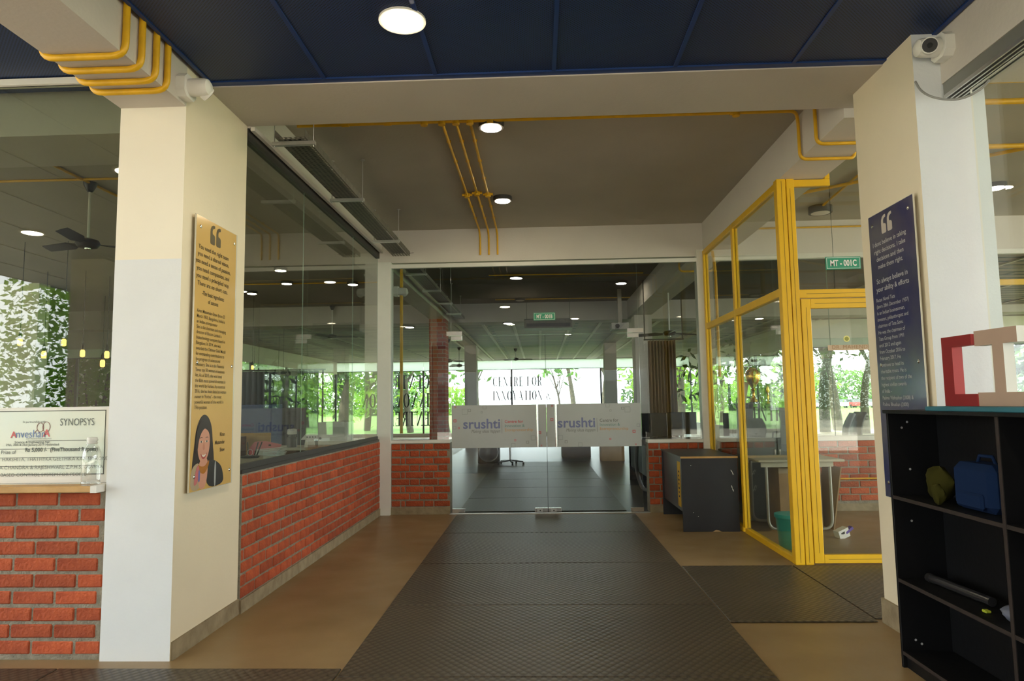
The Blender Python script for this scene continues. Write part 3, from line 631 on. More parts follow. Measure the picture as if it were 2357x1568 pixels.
# right plaque
qy0, qy1, qz0, qz1 = 3.815, 4.335, .80, 2.54
r, xf, u = plaque(RX0, qy0, qy1, qz0, qz1, -1, NAVY, 'dark blue quotation plaque on the column behind the black shelf', TXTW); cy = (qy0+qy1)/2
a = at(2030, 539, X=xf); mb = MB(); quote_marks(mb, a, u, up, (-.001, 0, 0), .112); mb.build('quotation_mark', mat('stone print', (.52, .46, .40), .6), r)
ptext('quote_lettering', 'I dont believe in taking\nright decisions. I take\ndecisions and then\nmake them right.', 2046, 555, 2050, 609, m=TXTW, align='CENTER', bold=.012, xs=1.08, size=.82)
ptext('advice_lettering', 'So always believe in\nyour ability & efforts', 2053, 643, 2055, 662, m=TXTW, align='CENTER', bold=.012, xs=1.05, size=.85)
ptext('biography_lettering', 'Ratan Naval Tata\n(born 28th December 1937)\nis an Indian businessman,\ninvestor, philanthropist and\nchairman of Tata Sons.\nHe was the chairman of\nTata Group from 1991\nuntil 2012 and again\nfrom October 2016 to\nFebruary 2017. He\ncontinues to head its\ncharitable trusts. He is\nthe recipient of two of the\nhighest civilian awards\nof India -\nPadma Vibhushan (2008) &\nPadma Bhushan (2000)', 2018, 697, 2037, 935, m=TXTW, align='LEFT', bold=.002, xs=1.0, size=.80)
# ---- CCTV cameras
def cctv(loc, sgn, label, look):
    """box on a wall whose outward normal is sgn*X, turret pointing along look"""
    x, y, z = loc; r = thing('security_camera', loc, label, 'camera', 'white security cameras')
    p = [(-.06, -.035), (-.035, -.06), (.035, -.06), (.06, -.035), (.06, .035), (.035, .06), (-.035, .06), (-.06, .035)]
    MB().prism([(a*1.15, b*1.15) for a, b in p], (x, y, z), (0, 1, 0), (0, 0, 1), (sgn*.055, 0, 0)).build('junction_box', WPLAS, r)
    MB().lathe([(.05, .0), (.052, sgn*.03), (.052, sgn*.085), (.045, sgn*.11), (.02, sgn*.125)], (x+sgn*.055, y, z), 24, 'X').build('housing', WPLAS, r, 40)
    d = Vector(look).normalized(); c = Vector((x+sgn*.115, y, z)); 
    h = MB().tube([c-d*.02, c+d*.06], .044, 20).build('eyeball', WPLAS, r, 40)
    MB().tube([c+d*.058, c+d*.0625], .038, 20).build('lens_cover', BLACK, h, 40)
    MB().tube([c+d*.0622, c+d*.065], .014, 16).build('lens', mat('dark lens', (.01, .013, .018), .05), h, 40)
    return r
c1 = at(405, 193, X=LX1); cctv((LX1, 3.80, 3.285), 1, 'white turret security camera at the conduit wrapped beam', (.55, .75, -.5))
cctv((2.29, 3.70, 3.325), -1, 'white turret security camera at the sliding track end', (-.25, -.95, -.25))
# ---- conduits
for i, (pr, pl) in enumerate((((275, 125), (82, 105)), ((335, 155), (140, 148)), ((362, 183), (173, 172)), ((390, 205), (207, 198)))):
    y = at(*pr, Z=3.19).y; xa, xb = LX1+.018, LX0-.018
    conduit([(xa, y, 3.60), (xa, y, 3.182), (xb, y, 3.182), (xb, y, 3.43)], .0175, ['yellow conduit looped under the beam farthest from the column', 'yellow conduit looped under the beam, second from its outer end', 'yellow conduit looped under the beam, next to the last', 'yellow conduit looped under the beam nearest the white camera'][i], 'yellow conduits around the beam', bend=.07)
zc = 3.70; yc = 5.36
cr_ = conduit([(-1.95, yc, zc), (2.09, yc, zc), (2.145, yc+.10, zc-.03), (2.145, yc+.10, 3.335), (2.58, yc+.10, 3.335), (2.58, yc+.10, 3.42)], .0135, 'yellow conduit running across the ceiling and down round the cabin beam', None, bend=.06)
for x in (-1.55, -1.2, -.9, 1.60): MB().lathe([(.019, -.03), (.019, .03)], (x, yc, zc), 10, 'X').build('coupling', YELP, cr_, 40)
for x in (-.90, -.755, -.64, -.525, -.36, 1.62): MB().lathe([(.030, -.028), (.030, .012)], (x, yc, zc), 12, 'Z').build('junction_box', YELP, cr_, 40)
conduit([(2.145, 5.13, 3.70), (2.145, 5.13, 3.335), (2.58, 5.13, 3.335), (2.58, 5.13, 3.70)], .0135, 'yellow conduit looped under the cabin beam', None, bend=.06)
for i, x in enumerate((-.755, -.64, -.525)):
    r = conduit([(x, yc+.02, zc), (x, 8.82, zc), (x+.01, 8.852, 3.62), (x+.01, 8.852, 3.36)], .0125, ['yellow ceiling conduit running to the glass doors, outer one away from the lamps', 'yellow ceiling conduit running to the glass doors, middle of three', 'yellow ceiling conduit running to the glass doors, next to the round lamps'][i], 'three parallel yellow ceiling conduits', bend=.05)
    yj = 7.33+(-.06 if i == 1 else 0); MB().lathe([(.030, -.03), (.030, .015)], (x, yj, zc), 12).build('junction_box', YELP, r, 40)
    MB().tube([(x-.055, yj, zc), (x+.055, yj, zc)], .014, 10).build('tee_arm', YELP, r, 40)
    for y in (5.8, 6.3, 6.8, 7.8, 8.3): MB().box(x-.018, x+.018, y-.008, y+.008, zc-.003, zc+.017).build('clip', YELP, r)
conduit([at(1985, 395, Z=3.70), at(1872, 492, Z=3.70)], .013, 'yellow conduit slanting over the cabin ceiling to its lamp', None)
conduit([(2.75, 8.83, 3.62), (5.2, 8.83, 3.62)], .012, 'yellow conduit along the rear wall of the cabin behind its lamp', None)
conduit([(2.28, 8.83, 3.34), (2.31, 8.83, 3.1), (2.31, 8.83, 1.7)], .018, 'yellow conduit dropping beside the rear cabin post', None)
conduit([(2.6, 8.845, .40), (5.2, 8.845, .40)], .010, 'thin yellow conduit along the cabin brick wall', None)
# ---- cable tray
def tray(y0, y1, hang, label, x0=-1.88, x1=-1.66, z=3.345):
    r = thing('cable_tray', ((x0+x1)/2, (y0+y1)/2, z), label, 'cable tray')
    mb = MB(); nx = 6; dx = (x1-x0)/nx; ny = int((y1-y0)/.034); dy = (y1-y0)/ny
    for j in range(ny):
        for i in range(nx):
            a, b = x0+i*dx, y0+j*dy; e = dx*.24; g = dy*(.16 if (i+j) % 2 else .26)
            mb.add([(a, b, z), (a+dx, b, z), (a+dx, b+dy, z), (a, b+dy, z), (a+e, b+g, z), (a+dx-e, b+g, z), (a+dx-e, b+dy-g, z), (a+e, b+dy-g, z)], [(0, 1, 5, 4), (1, 2, 6, 5), (2, 3, 7, 6), (3, 0, 4, 7)])
    for x in (x0, x1): mb.box(x-.001, x+.001, y0, y1, z, z+.055)
    mb.build('perforated_channel', GALV, r)
    MB().box(x0+.03, x1-.05, y0+.1, y1-.1, z+.012, z+.03).build('cable_bundle', BLACK, r)
    for y in hang:
        b = MB().box(x0-.05, x1+.05, y-.018, y+.018, z-.032, z-.005).build('bracket', ALU, r)
        for x in (x0-.035, x1+.035): MB().tube([(x, y, z-.045), (x, y, 3.711)], .004, 8).build('rod', ALU, b, 40)
        for x in (x0-.035, x1+.035): MB().lathe([(.022, 0), (.022, .006)], (x, y, 3.705), 12).build('anchor', ALU, b, 40)
    return r
tray(4.72, 8.74, (4.80, 6.2, 7.85), 'galvanised perforated cable tray hanging before the glass doors')
tray(9.3, 15.5, (9.9, 11.4, 12.9, 14.4), 'galvanised cable tray hanging in the inner hall', -1.9, -1.68)
wl = thing('wire_loop', (-1.62, 8.70, 3.36), 'thin loop of wire at the cable tray end', 'wire')
MB().tube([(-1.66+.06*math.sin(t), 8.70+.05*math.cos(t*1.3), 3.372+.012*math.cos(t)) for t in [k*.35 for k in range(17)]], .0025, 6).build('wire', GALV, wl, 60)
# ---- round lamps
def lamp(p, r, lit, label, group='round surface lamps', h=.05, m=None, z=3.72, ring=DRING):
    o = thing('ceiling_lamp', (p[0], p[1], z), label, 'lamp', group)
    MB().lathe([(r, 0), (r, -h), (r*.80, -h), (r*.80, -h+.006), (r*.4, -h+.006)], (p[0], p[1], z), 28).build('housing', ring, o, 30)
    MB().lathe([(r*.79, -h+.004), (r*.79, -h-.003), (r*.70, -h-.006)], (p[0], p[1], z), 28).build('diffuser', (m or LED) if lit else LEDOFF, o, 30)
    return o
lamp((-.357, 5.45), .105, True, 'lit round lamp on the ceiling nearest the wide beam'); lamp((-.373, 7.5), .105, True, 'lit round lamp on the ceiling next to the conduit tees')
a = at(1888, 487, Z=3.66); lamp((a.x, a.y), .135, False, 'unlit round lamp on the cabin ceiling', h=.08)
a = at(926, 48, Z=3.44); lamp((a.x, a.y), .125, True, 'large lit recessed lamp in the blue ceiling', h=.012, z=GLT+.006, ring=WPLAS)
for q, lb in (((.9, 1.2), 'recessed lamp in the blue ceiling above the passage by the black shelf'), ((-.7, .2), 'recessed lamp in the blue ceiling in line with the large lamp'), ((-3.5, 2.3), 'recessed lamp in the blue ceiling outside the cheque window'), ((-5.8, .4), 'recessed lamp in the blue ceiling near the porch column'), ((.9, -2.6), 'unseen recessed lamp added for more light deep in the passage'), ((-3.5, -2.2), 'unseen recessed lamp added for more light deep in the porch')):  # the two deepest lamps are unseen additions for more light
    lamp(q, .125, True, lb, h=.012, z=GLT+.006, ring=WPLAS)
# ---- black open shelf
sh = thing('bookshelf', (2.02, 2.85, 0), 'worn black open shelf unit before the blue plaque', 'shelf')
BX0, BX1, BY0, BY1, BZ = 1.87, 2.13, 1.75, 3.79, 1.335
def bpart(nm, *q, m=BLACKB): return MB().bbox(*q, .0015).build(nm, m, sh)
bpart('end_panel', BX0, BX1, BY1-.018, BY1, 0, BZ-.018); bpart('end_panel', BX0, BX1, BY0, BY0+.018, 0, BZ-.018)
dv = bpart('divider', BX0+.002, BX1-.006, 2.885, 2.905, .10, BZ-.018); MB().box(BX0, BX0+.002, 2.885, 2.905, .10, BZ-.018).build('edge_band', EDGE, dv)
bpart('top_board', BX0-.012, BX1+.004, BY0-.01, BY1+.012, BZ-.018, BZ); bpart('back_panel', BX1-.006, BX1, BY0+.018, BY1-.018, .0, BZ-.018)
for a, b in ((2.905, BY1-.018), (BY0+.018, 2.885)):
    for z in (.885, .455, .085):
        s_ = bpart('shelf_board', BX0+.004, BX1-.006, a, b, z-.018, z); MB().box(BX0+.001, BX0+.004, a, b, z-.018, z).build('edge_band', EDGE, s_)
bpart('plinth', BX0+.02, BX0+.036, BY0+.018, BY1-.018, 0, .067)
for (dx, z) in ((.10, 1.27), (.07, 1.24), (.10, 1.02), (.09, .75), (.10, .12), (.07, .14)): MB().lathe([(.006, 0), (.006, -.0015)], (BX0+dx, BY1-.018, z), 10, 'Y').build('screw_cap', mat('grey screw cap', (.35, .35, .36), .4), sh)
DIM = mat('dusty blue cloth', (.006, .016, .05), .95, spec=.1); DIMY = mat('olive yellow cloth', (.03, .028, .005), .95, spec=.1)
def lump(name, c, s, m, label, cat, seed=1, parts=None):
    """soft crumpled bundle resting on what is below it"""
    rnd = random.Random(seed); mb = MB(); n, k = 14, 9
    ph = [rnd.uniform(0, 6) for _ in range(6)]
    for j in range(k+1):
        t = PI*j/k
        for i in range(n):
            a = 2*PI*i/n; q = 1+.16*math.sin(3*a+ph[0]+2*t)+.12*math.sin(5*a+ph[1])+.1*math.sin(4*t+ph[2]+a)
            mb.v.append((c[0]+s[0]*q*math.sin(t)*math.cos(a), c[1]+s[1]*q*math.sin(t)*math.sin(a), c[2]+max(0, s[2]*(1+math.cos(t)*-1)*(.9+.1*q))))
    for j in range(k):
        for i in range(n): a = j*n+i; b = j*n+(i+1) % n; mb.face((a, b, b+n, a+n))
    return tag(mb.build(name, m, None, 60), label, cat)
lump('cloth_bundle', (1.98, 3.52, .886), (.06, .075, .085), DIMY, 'olive yellow cloth bundle at the end of the upper shelf', 'cloth', 3)
lump('cloth_bundle', (1.900, 3.40, .886), (.022, .035, .05), DIMY, 'small olive cloth in front of the blue backpack', 'cloth', 4)
bp_ = thing('backpack', (2.02, 3.2, .886), 'small blue backpack lying in the black shelf unit', 'bag')
MB().bbox(1.94, 2.10, 3.07, 3.36, .887, 1.10, .03).build('body', DIM, bp_); MB().bbox(1.925, 1.95, 3.12, 3.31, .90, .97, .01).build('pocket', DIM, bp_); MB().tube([(2.02, 3.15, 1.095), (2.02, 3.17, 1.13), (2.02, 3.26, 1.13), (2.02, 3.28, 1.095)], .008, 8).build('handle', DIM, bp_, 50)
rl = thing('rolled_tube', (2.0, 3.45, .456), 'black shiny tube lying on the middle shelf', 'tube')
MB().tube([(1.985, 3.68, .478), (2.02, 3.25, .478)], .021, 16).build('barrel', mat('glossy black', (.02, .02, .022), .2), rl, 40); MB().tube([(1.984, 3.69, .478), (1.986, 3.66, .478)], .0225, 16).build('cap', BLACK, rl, 40)
lump('crumpled_paper', (1.98, 3.02, .456), (.05, .06, .035), mat('grey blue paper', (.10, .11, .15), .8), 'crumpled grey paper on the middle shelf', 'paper', 5)
o = MB().bbox(1.93, 1.955, 3.155, 3.185, .4565, .468, .003).build('bottle_cap', mat('lime plastic', (.30, .36, .02), .5)); tag(o, 'tiny lime bottle cap on the middle shelf', 'cap')
lump('crumpled_wrapper', (2.0, 3.02, .086), (.035, .04, .035), mat('beige wrapper', (.22, .19, .13), .8), 'crumpled beige wrapper on the bottom shelf', 'wrapper', 9)
# ---- letters on top of the shelf
o = MB().bbox(BX0-.005, BX1-.03, 1.9, 3.40, BZ, BZ+.022, .003).build('board', mat('teal painted board', (.02, .13, .17), .6, var=.2)); tag(o, 'teal painted board lying on the black shelf', 'board')
RED = mat('red letter face', (.21, .006, .008), .55, var=.12); REDS = mat('light red letter side', (.45, .05, .05), .6); TAN = mat('dusty pink letter face', (.36, .25, .185), .7, var=.08); WSIDE = mat('white letter side', (.80, .79, .74), .7)
def letter(name, label, poly, org, u, wv, mface, mside):
    mb = MB().prism(poly, org, u, (0, 0, 1), wv); n = len(poly); mb.mi = [0, 0] + [1]*n
    r = tag(mb.build(name, [mface, mside]), label, 'letter'); return r
zt = BZ+.0225
def letter_at(pa, pb, xa, xb, poly, h, label, mf, ms_):
    a = at(pa, 926, X=xa); b = at(pb, 926, X=xb); a.z = b.z = zt; u1 = (b-a); L_ = u1.length; u1.normalize(); n1 = Vector((-u1.y, u1.x, 0))
    letter('letter_block', label, [(p*L_, q*h) for p, q in poly], a, u1, n1*.05, mf, ms_)
letter_at(2176, 2251, 1.93, 1.95, [(0, 0), (1, 0), (1, .17), (.33, .17), (.33, .85), (.93, .85), (.93, 1), (0, 1)], .325, 'red block letter C on the black shelf', RED, REDS)
letter_at(2253, 2353, 1.955, 1.985, [(0, 0), (1.2, 0), (1.2, .18), (.68, .18), (.68, .80), (1.0, .80), (1.0, 1), (0, 1), (0, .80), (.42, .80), (.42, .18), (0, .18)], .335, 'dusty pink block letter I on the black shelf', TAN, WSIDE)
# ---- black desk beside the cabin
dk = thing('desk', (1.83, 8.15, 0), 'dark grey laminate desk standing against the yellow cabin', 'desk')
DX0, DX1, DY0, DY1, DH = 1.515, 2.125, 7.545, 8.74, .80
MB().bbox(DX0, DX1, DY0-.005, DY1, DH-.02, DH, .002).build('desk_top', NAVYP, dk); MB().box(DX0-.002, DX1+.002, DY0-.008, DY0-.005, DH-.02, DH).build('edge_band', WOOD, dk)
MB().bbox(DX0+.005, DX1-.005, DY0, DY0+.02, 0, DH-.02, .0015).build('side_panel', NAVYP, dk); MB().bbox(DX0+.005, DX1-.005, DY1-.02, DY1, 0, DH-.02, .0015).build('side_panel', NAVYP, dk)
fp = MB().bbox(DX0+.02, DX0+.036, DY0+.02, DY1-.02, .20, DH-.02, .0015).build('front_panel', NAVYP, dk)
st = MB().box(DX0+.018, DX0+.02, 7.68, 7.84, .24, .73).build('yellow_poster', mat('yellow poster paper', (.62, .36, .01), .7, var=.3, scale=8), fp)
lt = MB()
for k in range(7): lt.box(DX0+.017, DX0+.018, 7.73+.015*(k % 2), 7.79, .34+k*.045, .36+k*.045)
lt.build('poster_print', INK, st)
sc = MB()
for (x, z, a, b) in ((2.045, .655, .012, .03), (2.06, .640, .006, .045), (2.068, .62, .008, .02), (2.045, .49, .010, .04), (2.055, .455, .012, .035)):
    sc.prism([(0, 0), (a, -.01), (a+.004, -b), (a*.5, -b*.6)], (x, DY0-.0008, z), (1, 0, 0), (0, 0, 1), (0, .0006, 0))
for (x, z) in ((1.62, .70), (1.63, .20), (1.68, .16)): sc.box(x, x+.006, DY0-.0008, DY0, z, z+.006)
sc.build('scratch_marks', PRINTW, dk)
MB().prism([(0, 0), (.10, 0), (.07, .012), (.04, .018), (.02, .012)], (1.83, DY0-.0008, 0.001), (1, 0, 0), (0, 0, 1), (0, .0006, 0)).build('chipped_edge', CARD, dk)
# ---- things inside the cabin
tb = thing('table', (2.9, 7.6, 0), 'cream topped table with a bent tube frame inside the cabin', 'table')
TX1 = 3.22; TY0, TY1 = 7.45, 8.15
MB().bbox(2.32, TX1, TY0, TY1, .735, .76, .004).build('table_top', TABLET, tb); MB().box(2.36, TX1-.10, TY0+.05, TY0+.07, .68, .735).box(2.36, TX1-.10, TY1-.07, TY1-.05, .68, .735).build('apron', TABLET, tb)
for y in (TY0+.08, TY1-.08): MB().tube(fillet([(2.42, y, .70), (2.42, y, .025), (TX1-.13, y, .025), (TX1-.13, y, .70)], .10), .016, 10).build('leg_frame', mat('grey tube', (.32, .31, .26), .4, .5), tb, 40)
bx = thing('cardboard_box', (2.85, 7.5, .05), 'tall brown cardboard box standing under the cabin table', 'box')
MB().bbox(2.58, 3.03, 7.62, 7.98, .0, .66, .004).build('carton', CARD, bx); MB().box(2.88, 3.0, 7.6185, 7.62, .42, .50).build('paper_label', PAPER, bx)
pt = MB()
for k in range(5): pt.box(2.68+.02*(k % 2), 2.86, 7.6185, 7.62, .18+.06*k, .192+.06*k)
pt.build('box_print', mat('brown print', (.18, .10, .05), .8), bx); MB().box(2.58, 3.03, 7.618, 7.62, .60, .655).build('packing_tape', mat('clear tape', (.42, .33, .22), .15), bx)
cbd = MB().obox((3.17, 7.80, .335), (.006, 0, 0), (0, .24, 0), (.055, 0, .33)).build('cardboard_sheet', CARD); tag(cbd, 'cardboard sheet leaning beside the cabin table leg', 'cardboard')
bn = thing('waste_bin', (2.365, 6.72, 0), 'teal plastic waste bin behind the cabin glass', 'bin')
MB().lathe([(.105, 0), (.11, .01), (.135, .30), (.14, .305), (.14, .315), (.128, .315), (.10, .02), (.02, .015)], (2.365, 6.72, 0), 24).build('bucket', TEAL, bn, 40); MB().lathe([(.137, .285), (.145, .285), (.145, .318), (.137, .318)], (2.365, 6.72, 0), 24).build('rim', TEAL, bn, 40)
a = at(1938, 1238, Z=0)
pk = thing('paper_packet', (a.x, a.y, 0), 'crushed white and purple packet on the cabin floor', 'packet')
MB().obox((a.x, a.y, .045), (.055, .015, .02), (-.01, .04, 0), (-.01, 0, .042)).build('carton', PAPER, pk); MB().obox((a.x+.07, a.y+.01, .075), (.04, .01, .025), (0, .035, 0), (-.006, 0, .010)).build('flap', mat('purple print', (.10, .05, .32), .6), pk); MB().obox((a.x-.005, a.y-.043, .05), (.02, .005, .008), (0, .001, 0), (0, 0, .012)).build('printed_mark', INK, pk)
cab = thing('steel_cabinet', (2.78, 8.4, 0), 'grey steel cabinet holding the gold trophies in the cabin', 'cabinet')
MB().bbox(2.42, 3.12, 8.20, 8.60, 0, 1.30, .004).build('body', mat('grey painted steel', (.13, .15, .145), .45, var=.1), cab)
for a, b in ((2.43, 2.765), (2.775, 3.11)):
    d_ = MB().bbox(a, b, 8.185, 8.2, .06, 1.27, .003).build('door', mat('grey painted steel', (0, 0, 0)), cab); MB().box((b-.03 if a < 2.5 else a+.015), (b-.015 if a < 2.5 else a+.03), 8.175, 8.185, .70, .82).build('handle', STEEL, d_)
GOLDM = mat('gold metal', (.85, .50, .10), .22, 1.)
def trophy(x, y, z, s, label, kind):
    r = thing('trophy', (x, y, z), label, 'trophy', 'trophies on the cabin cabinet')
    MB().lathe([(.07*s, 0), (.07*s, .05*s), (.055*s, .055*s), (.055*s, .075*s)], (x, y, z), 20).build('base', mat('dark plinth', (.05, .035, .05), .3), r, 30)
    if kind: MB().lathe([(.04*s, .075*s), (.045*s, .10*s), (.018*s, .13*s), (.015*s, .20*s), (.03*s, .22*s), (.02*s, .24*s), (.075*s, .33*s), (.09*s, .42*s), (.06*s, .46*s), (.02*s, .50*s)], (x, y, z), 22).build('cup', GOLDM, r, 50)
    else: MB().lathe([(.03*s, .075*s), (.012*s, .10*s), (.012*s, .24*s), (.03*s, .28*s), (.006*s, .36*s)], (x, y, z), 18).build('figure', GOLDM, r, 50)
trophy(2.58, 8.36, 1.30, 1.0, 'large gold cup trophy on the grey cabinet', True); trophy(2.74, 8.33, 1.30, .75, 'small gold trophy on the grey cabinet', False)
o = MB().obox((2.47, 8.42, 1.46), (.035, 0, -.008), (0, .04, 0), (.03, 0, .158)).build('file_box', mat('cream card', (.50, .46, .36), .8)); tag(o, 'cream file box standing on the grey cabinet', 'file box')
o = MB().bbox(2.86, 2.90, 7.50, 7.56, .7605, .89, .004).build('white_adapter', WPLAS); tag(o, 'white upright box on the cabin table edge', 'box')
# ---- prize cheque and bottle
ch = thing('prize_cheque', (-3.3, 3.925, .976), 'large framed prize cheque standing against the window', 'cheque')
CHQ = mat('pale green cheque print', (.62, .72, .66), .25, col2=(.72, .72, .60), scale=1.7); CX0, CX1, CZ0, CZ1 = -4.15, -2.515, .976, 1.418
MB().bbox(CX0, CX1, 3.921, 3.936, CZ0, CZ1, .003).build('board', PAPER, ch); MB().box(CX0+.018, CX1-.018, 3.9195, 3.921, CZ0+.05, CZ1-.018).build('printed_sheet', CHQ, ch)
y = 3.919; fr = MB(); e = .020; t = .004
for q in ((CX0+e, CX1-e, CZ1-e-t, CZ1-e), (CX0+e, CX1-e, CZ0+.05, CZ0+.05+t), (CX0+e, CX0+e+t, CZ0+.05, CZ1-e), (CX1-e-t, CX1-e, CZ0+.05, CZ1-e)): fr.box(q[0], q[1], y-.0005, y, q[2], q[3])
for z in (1.075, 1.125, 1.175): fr.box(CX0+e, CX1-.06, y-.0005, y, z, z+.0025)
fr.box(-3.0, CX1-.06, y-.0005, y, 1.222, 1.2245); fr.build('ruled_lines', INK, ch)
def ct(nm, s, size, px, py, m=INK, **k):
    p = at(px, py, Y=3.919); return text(nm, s, size, (p.x, y-.0006, p.z), (1, 0, 0), (0, 0, 1), m, ch, **k)
CINK = mat('grey green print', (.10, .12, .11), .6); BLP = mat('blue print', (.10, .18, .42), .6)
ct('sponsor_lettering', 'SYNOPSYS', .060, 138, 980, CINK, bold=-.004, xs=.74, spacing=1.0); ct('partner_lettering', 'In partnership with', .018, 53, 974, CINK)
ct('fair_lettering', 'nveshan', .066, 36, 1008, BLP, xs=.86, bold=-.006); ct('fair_initial', 'A', .052, 25, 1008, REDP, bold=.02); ct('fair_initial', 'A', .058, 100, 1005, REDP, bold=.02)
ct('fair_subtitle', 'AMITY INNOVATION CHALLENGE', .010, 60, 1012, CINK); ct('event_lettering', 'Science & Engineering Fair', .020, 34, 1021, CINK, bold=.01); ct('date_lettering', '29th, 30th & 31st January 2019 Hyderabad', .0185, 14, 1027, CINK, bold=.01)
ct('amount_lettering', 'Rs 5,000 /-  (FiveThousand Rupees)', .032, 58, 1040, CINK, bold=.02, xs=.95); ct('prize_lettering', 'Consolation Prize of', .030, -54, 1046, CINK, bold=.005, xs=.95)
ct('written_lettering', 'HARSHITA, THATHYKA GEETHIKA KAIRAM KONDA', .030, 5, 1062, CINK, bold=-.008, xs=.95); ct('written_lettering', 'MA CHANDRA & RAJESHWARI, Z.P.H.S, GOWRA', .030, -10, 1081, CINK, bold=-.008, xs=1.0)
ct('written_lettering', 'MOBILE BASED CONTROL SYSTEM FOR PEOPLE', .028, -40, 1098, CINK, bold=-.008, xs=1.05)
lg = MB()
for (cx, cy_, rx, ry) in ((107, 983, .022, .030), (93, 984, .020, .026)):
    p = at(cx, cy_, Y=3.919); lg.tube([(p.x+rx*math.cos(t), y-.001, p.z+ry*math.sin(t)) for t in [k*2*PI/20 for k in range(21)]], .0016, 5)
p = at(88, 990, Y=3.919); lg.tube([(p.x-.02+.03*k/8, y-.001, p.z-.02+.02*math.sin(k/8*PI)) for k in range(9)], .0016, 5); lg.build('logo_swirl', mat('brown line print', (.28, .14, .12), .6), ch)
PET = glass_mat('clear bottle plastic', (.90, .91, .90), .10, .05)
bo = thing('plastic_bottle', (-2.565, 3.85, .973), 'empty clear plastic bottle on the pine sill', 'bottle')
MB().lathe([(.046, 0), (.050, .008), (.050, .02), (.047, .024), (.050, .03), (.050, .15), (.047, .185), (.036, .215), (.026, .228), (.0245, .265)], (-2.565, 3.85, .9725), 28).build('body', PET, bo, 60)
MB().lathe([(.0255, .233), (.029, .235), (.029, .240), (.0255, .242), (.0255, .250), (.028, .252), (.028, .262), (.0255, .264), (.0255, .270)], (-2.565, 3.85, .9725), 24).build('neck_ring', mat('cloudy plastic', (.62, .62, .58), .3), bo, 40)
# ================================================================== LEFT ROOM
def fan(p, zc, blade_r, label, rot=0., ztop=3.72):
    r = thing('ceiling_fan', (p[0], p[1], zc), label, 'fan', 'ceiling fans'); x, y = p; m = mat('brown fan enamel', (.030, .024, .018), .35)
    MB().lathe([(.065, 0), (.06, -.03), (.03, -.09), (.02, -.10)], (x, y, ztop), 18).build('canopy', BLACK, r, 40)
    MB().tube([(x, y, ztop-.09), (x, y, zc+.05)], .012, 10).build('down_rod', WPLAS, r, 40)
    MB().lathe([(.03, .06), (.10, .035), (.115, 0), (.09, -.035), (.04, -.045)], (x, y, zc), 24).build('motor', m, r, 40); MB().lathe([(.03, -.045), (.028, -.055), (.012, -.06)], (x, y, zc), 16).build('cap', STEEL, r, 40)
    for k in range(3):
        a = rot+k*2*PI/3; d = Vector((math.cos(a), math.sin(a), 0)); n = Vector((-math.sin(a), math.cos(a), 0)); tl = Vector((0, 0, .35))
        b = MB(); P = Vector((x, y, zc)); q = (n+tl*1.0).normalized()
        pts = [(.10, -.03), (.16, -.035), (.24, -.065), (blade_r, -.055), (blade_r+.01, 0), (blade_r, .055), (.24, .065), (.16, .035), (.10, .03)]
        b.prism([(u_1, v_1) for u_1, v_1 in pts], P, d, q, d.cross(q)*.004); b.build('blade', m, r)
    return r
a = at(208, 425, Z=3.70); fan((a.x, a.y), 3.08, .58, 'ceiling fan behind the cheque window glass', .75)
a = at(765, 706, Z=3.70); fan((a.x, a.y), 3.0, .58, 'ceiling fan seen through the far side glazing', .2)
for (x0, y0, x1, y1, lb) in ((0, 418, 300, 410, 'yellow conduit across the left room ceiling beside the fan'),): conduit([at(-250, 424, Z=3.705), at(560, 404, Z=3.705)], .013, lb)
conduit([at(0, 322, Z=3.705), at(330, 480, Z=3.705)], .013, 'yellow conduit slanting over the left room ceiling to the fan')
conduit([at(560, 655, Z=3.705), at(870, 650, Z=3.705)], .013, 'yellow conduit across the left room ceiling behind its lamps')
for i, (px, py) in enumerate(((660, 655), (580, 678), (646, 625), (812, 657), (829, 738), (702, 766), (660, 828), (697, 838))):
    a = at(px, py, Z=3.66); lamp((a.x, a.y), .11, True, 'lit round lamp on the left room ceiling', 'lamps of the left room', m=LEDF)
def pendant(px, py, Y, label):
    a = at(px, py, Y=Y); r = thing('pendant_lamp', a, label, 'lamp', 'hanging filament bulbs'); s = Y/9. if Y < 13.8 else Y/16.
    MB().tube([(a.x, a.y, a.z+.09*s), (a.x, a.y, 3.72)], .004*s, 6).build('cord', BLACK, r); MB().lathe([(.010*s, .13*s), (.022*s, .085*s), (.022*s, .04*s)], a, 12).build('socket', BLACK, r, 40)
    MB().lathe([(.018*s, .04*s), (.030*s, .02*s), (.030*s, -.05*s), (.015*s, -.06*s)], a, 12).build('bulb', BULB, r, 40)
for px, py, Y in ((46, 786, 9), (147, 787, 9), (101, 815, 11), (190, 812, 11), (246, 815, 11.5), (236, 835, 13.5)): pendant(px, py, Y, 'glowing filament bulb hanging behind the cheque window')
for px, py, Y in ((581, 845, 14), (595, 860, 16), (652, 861, 16), (641, 867, 18), (585, 868, 18), (695, 866, 18)): pendant(px, py, Y, 'glowing filament bulb hanging behind the side glazing')
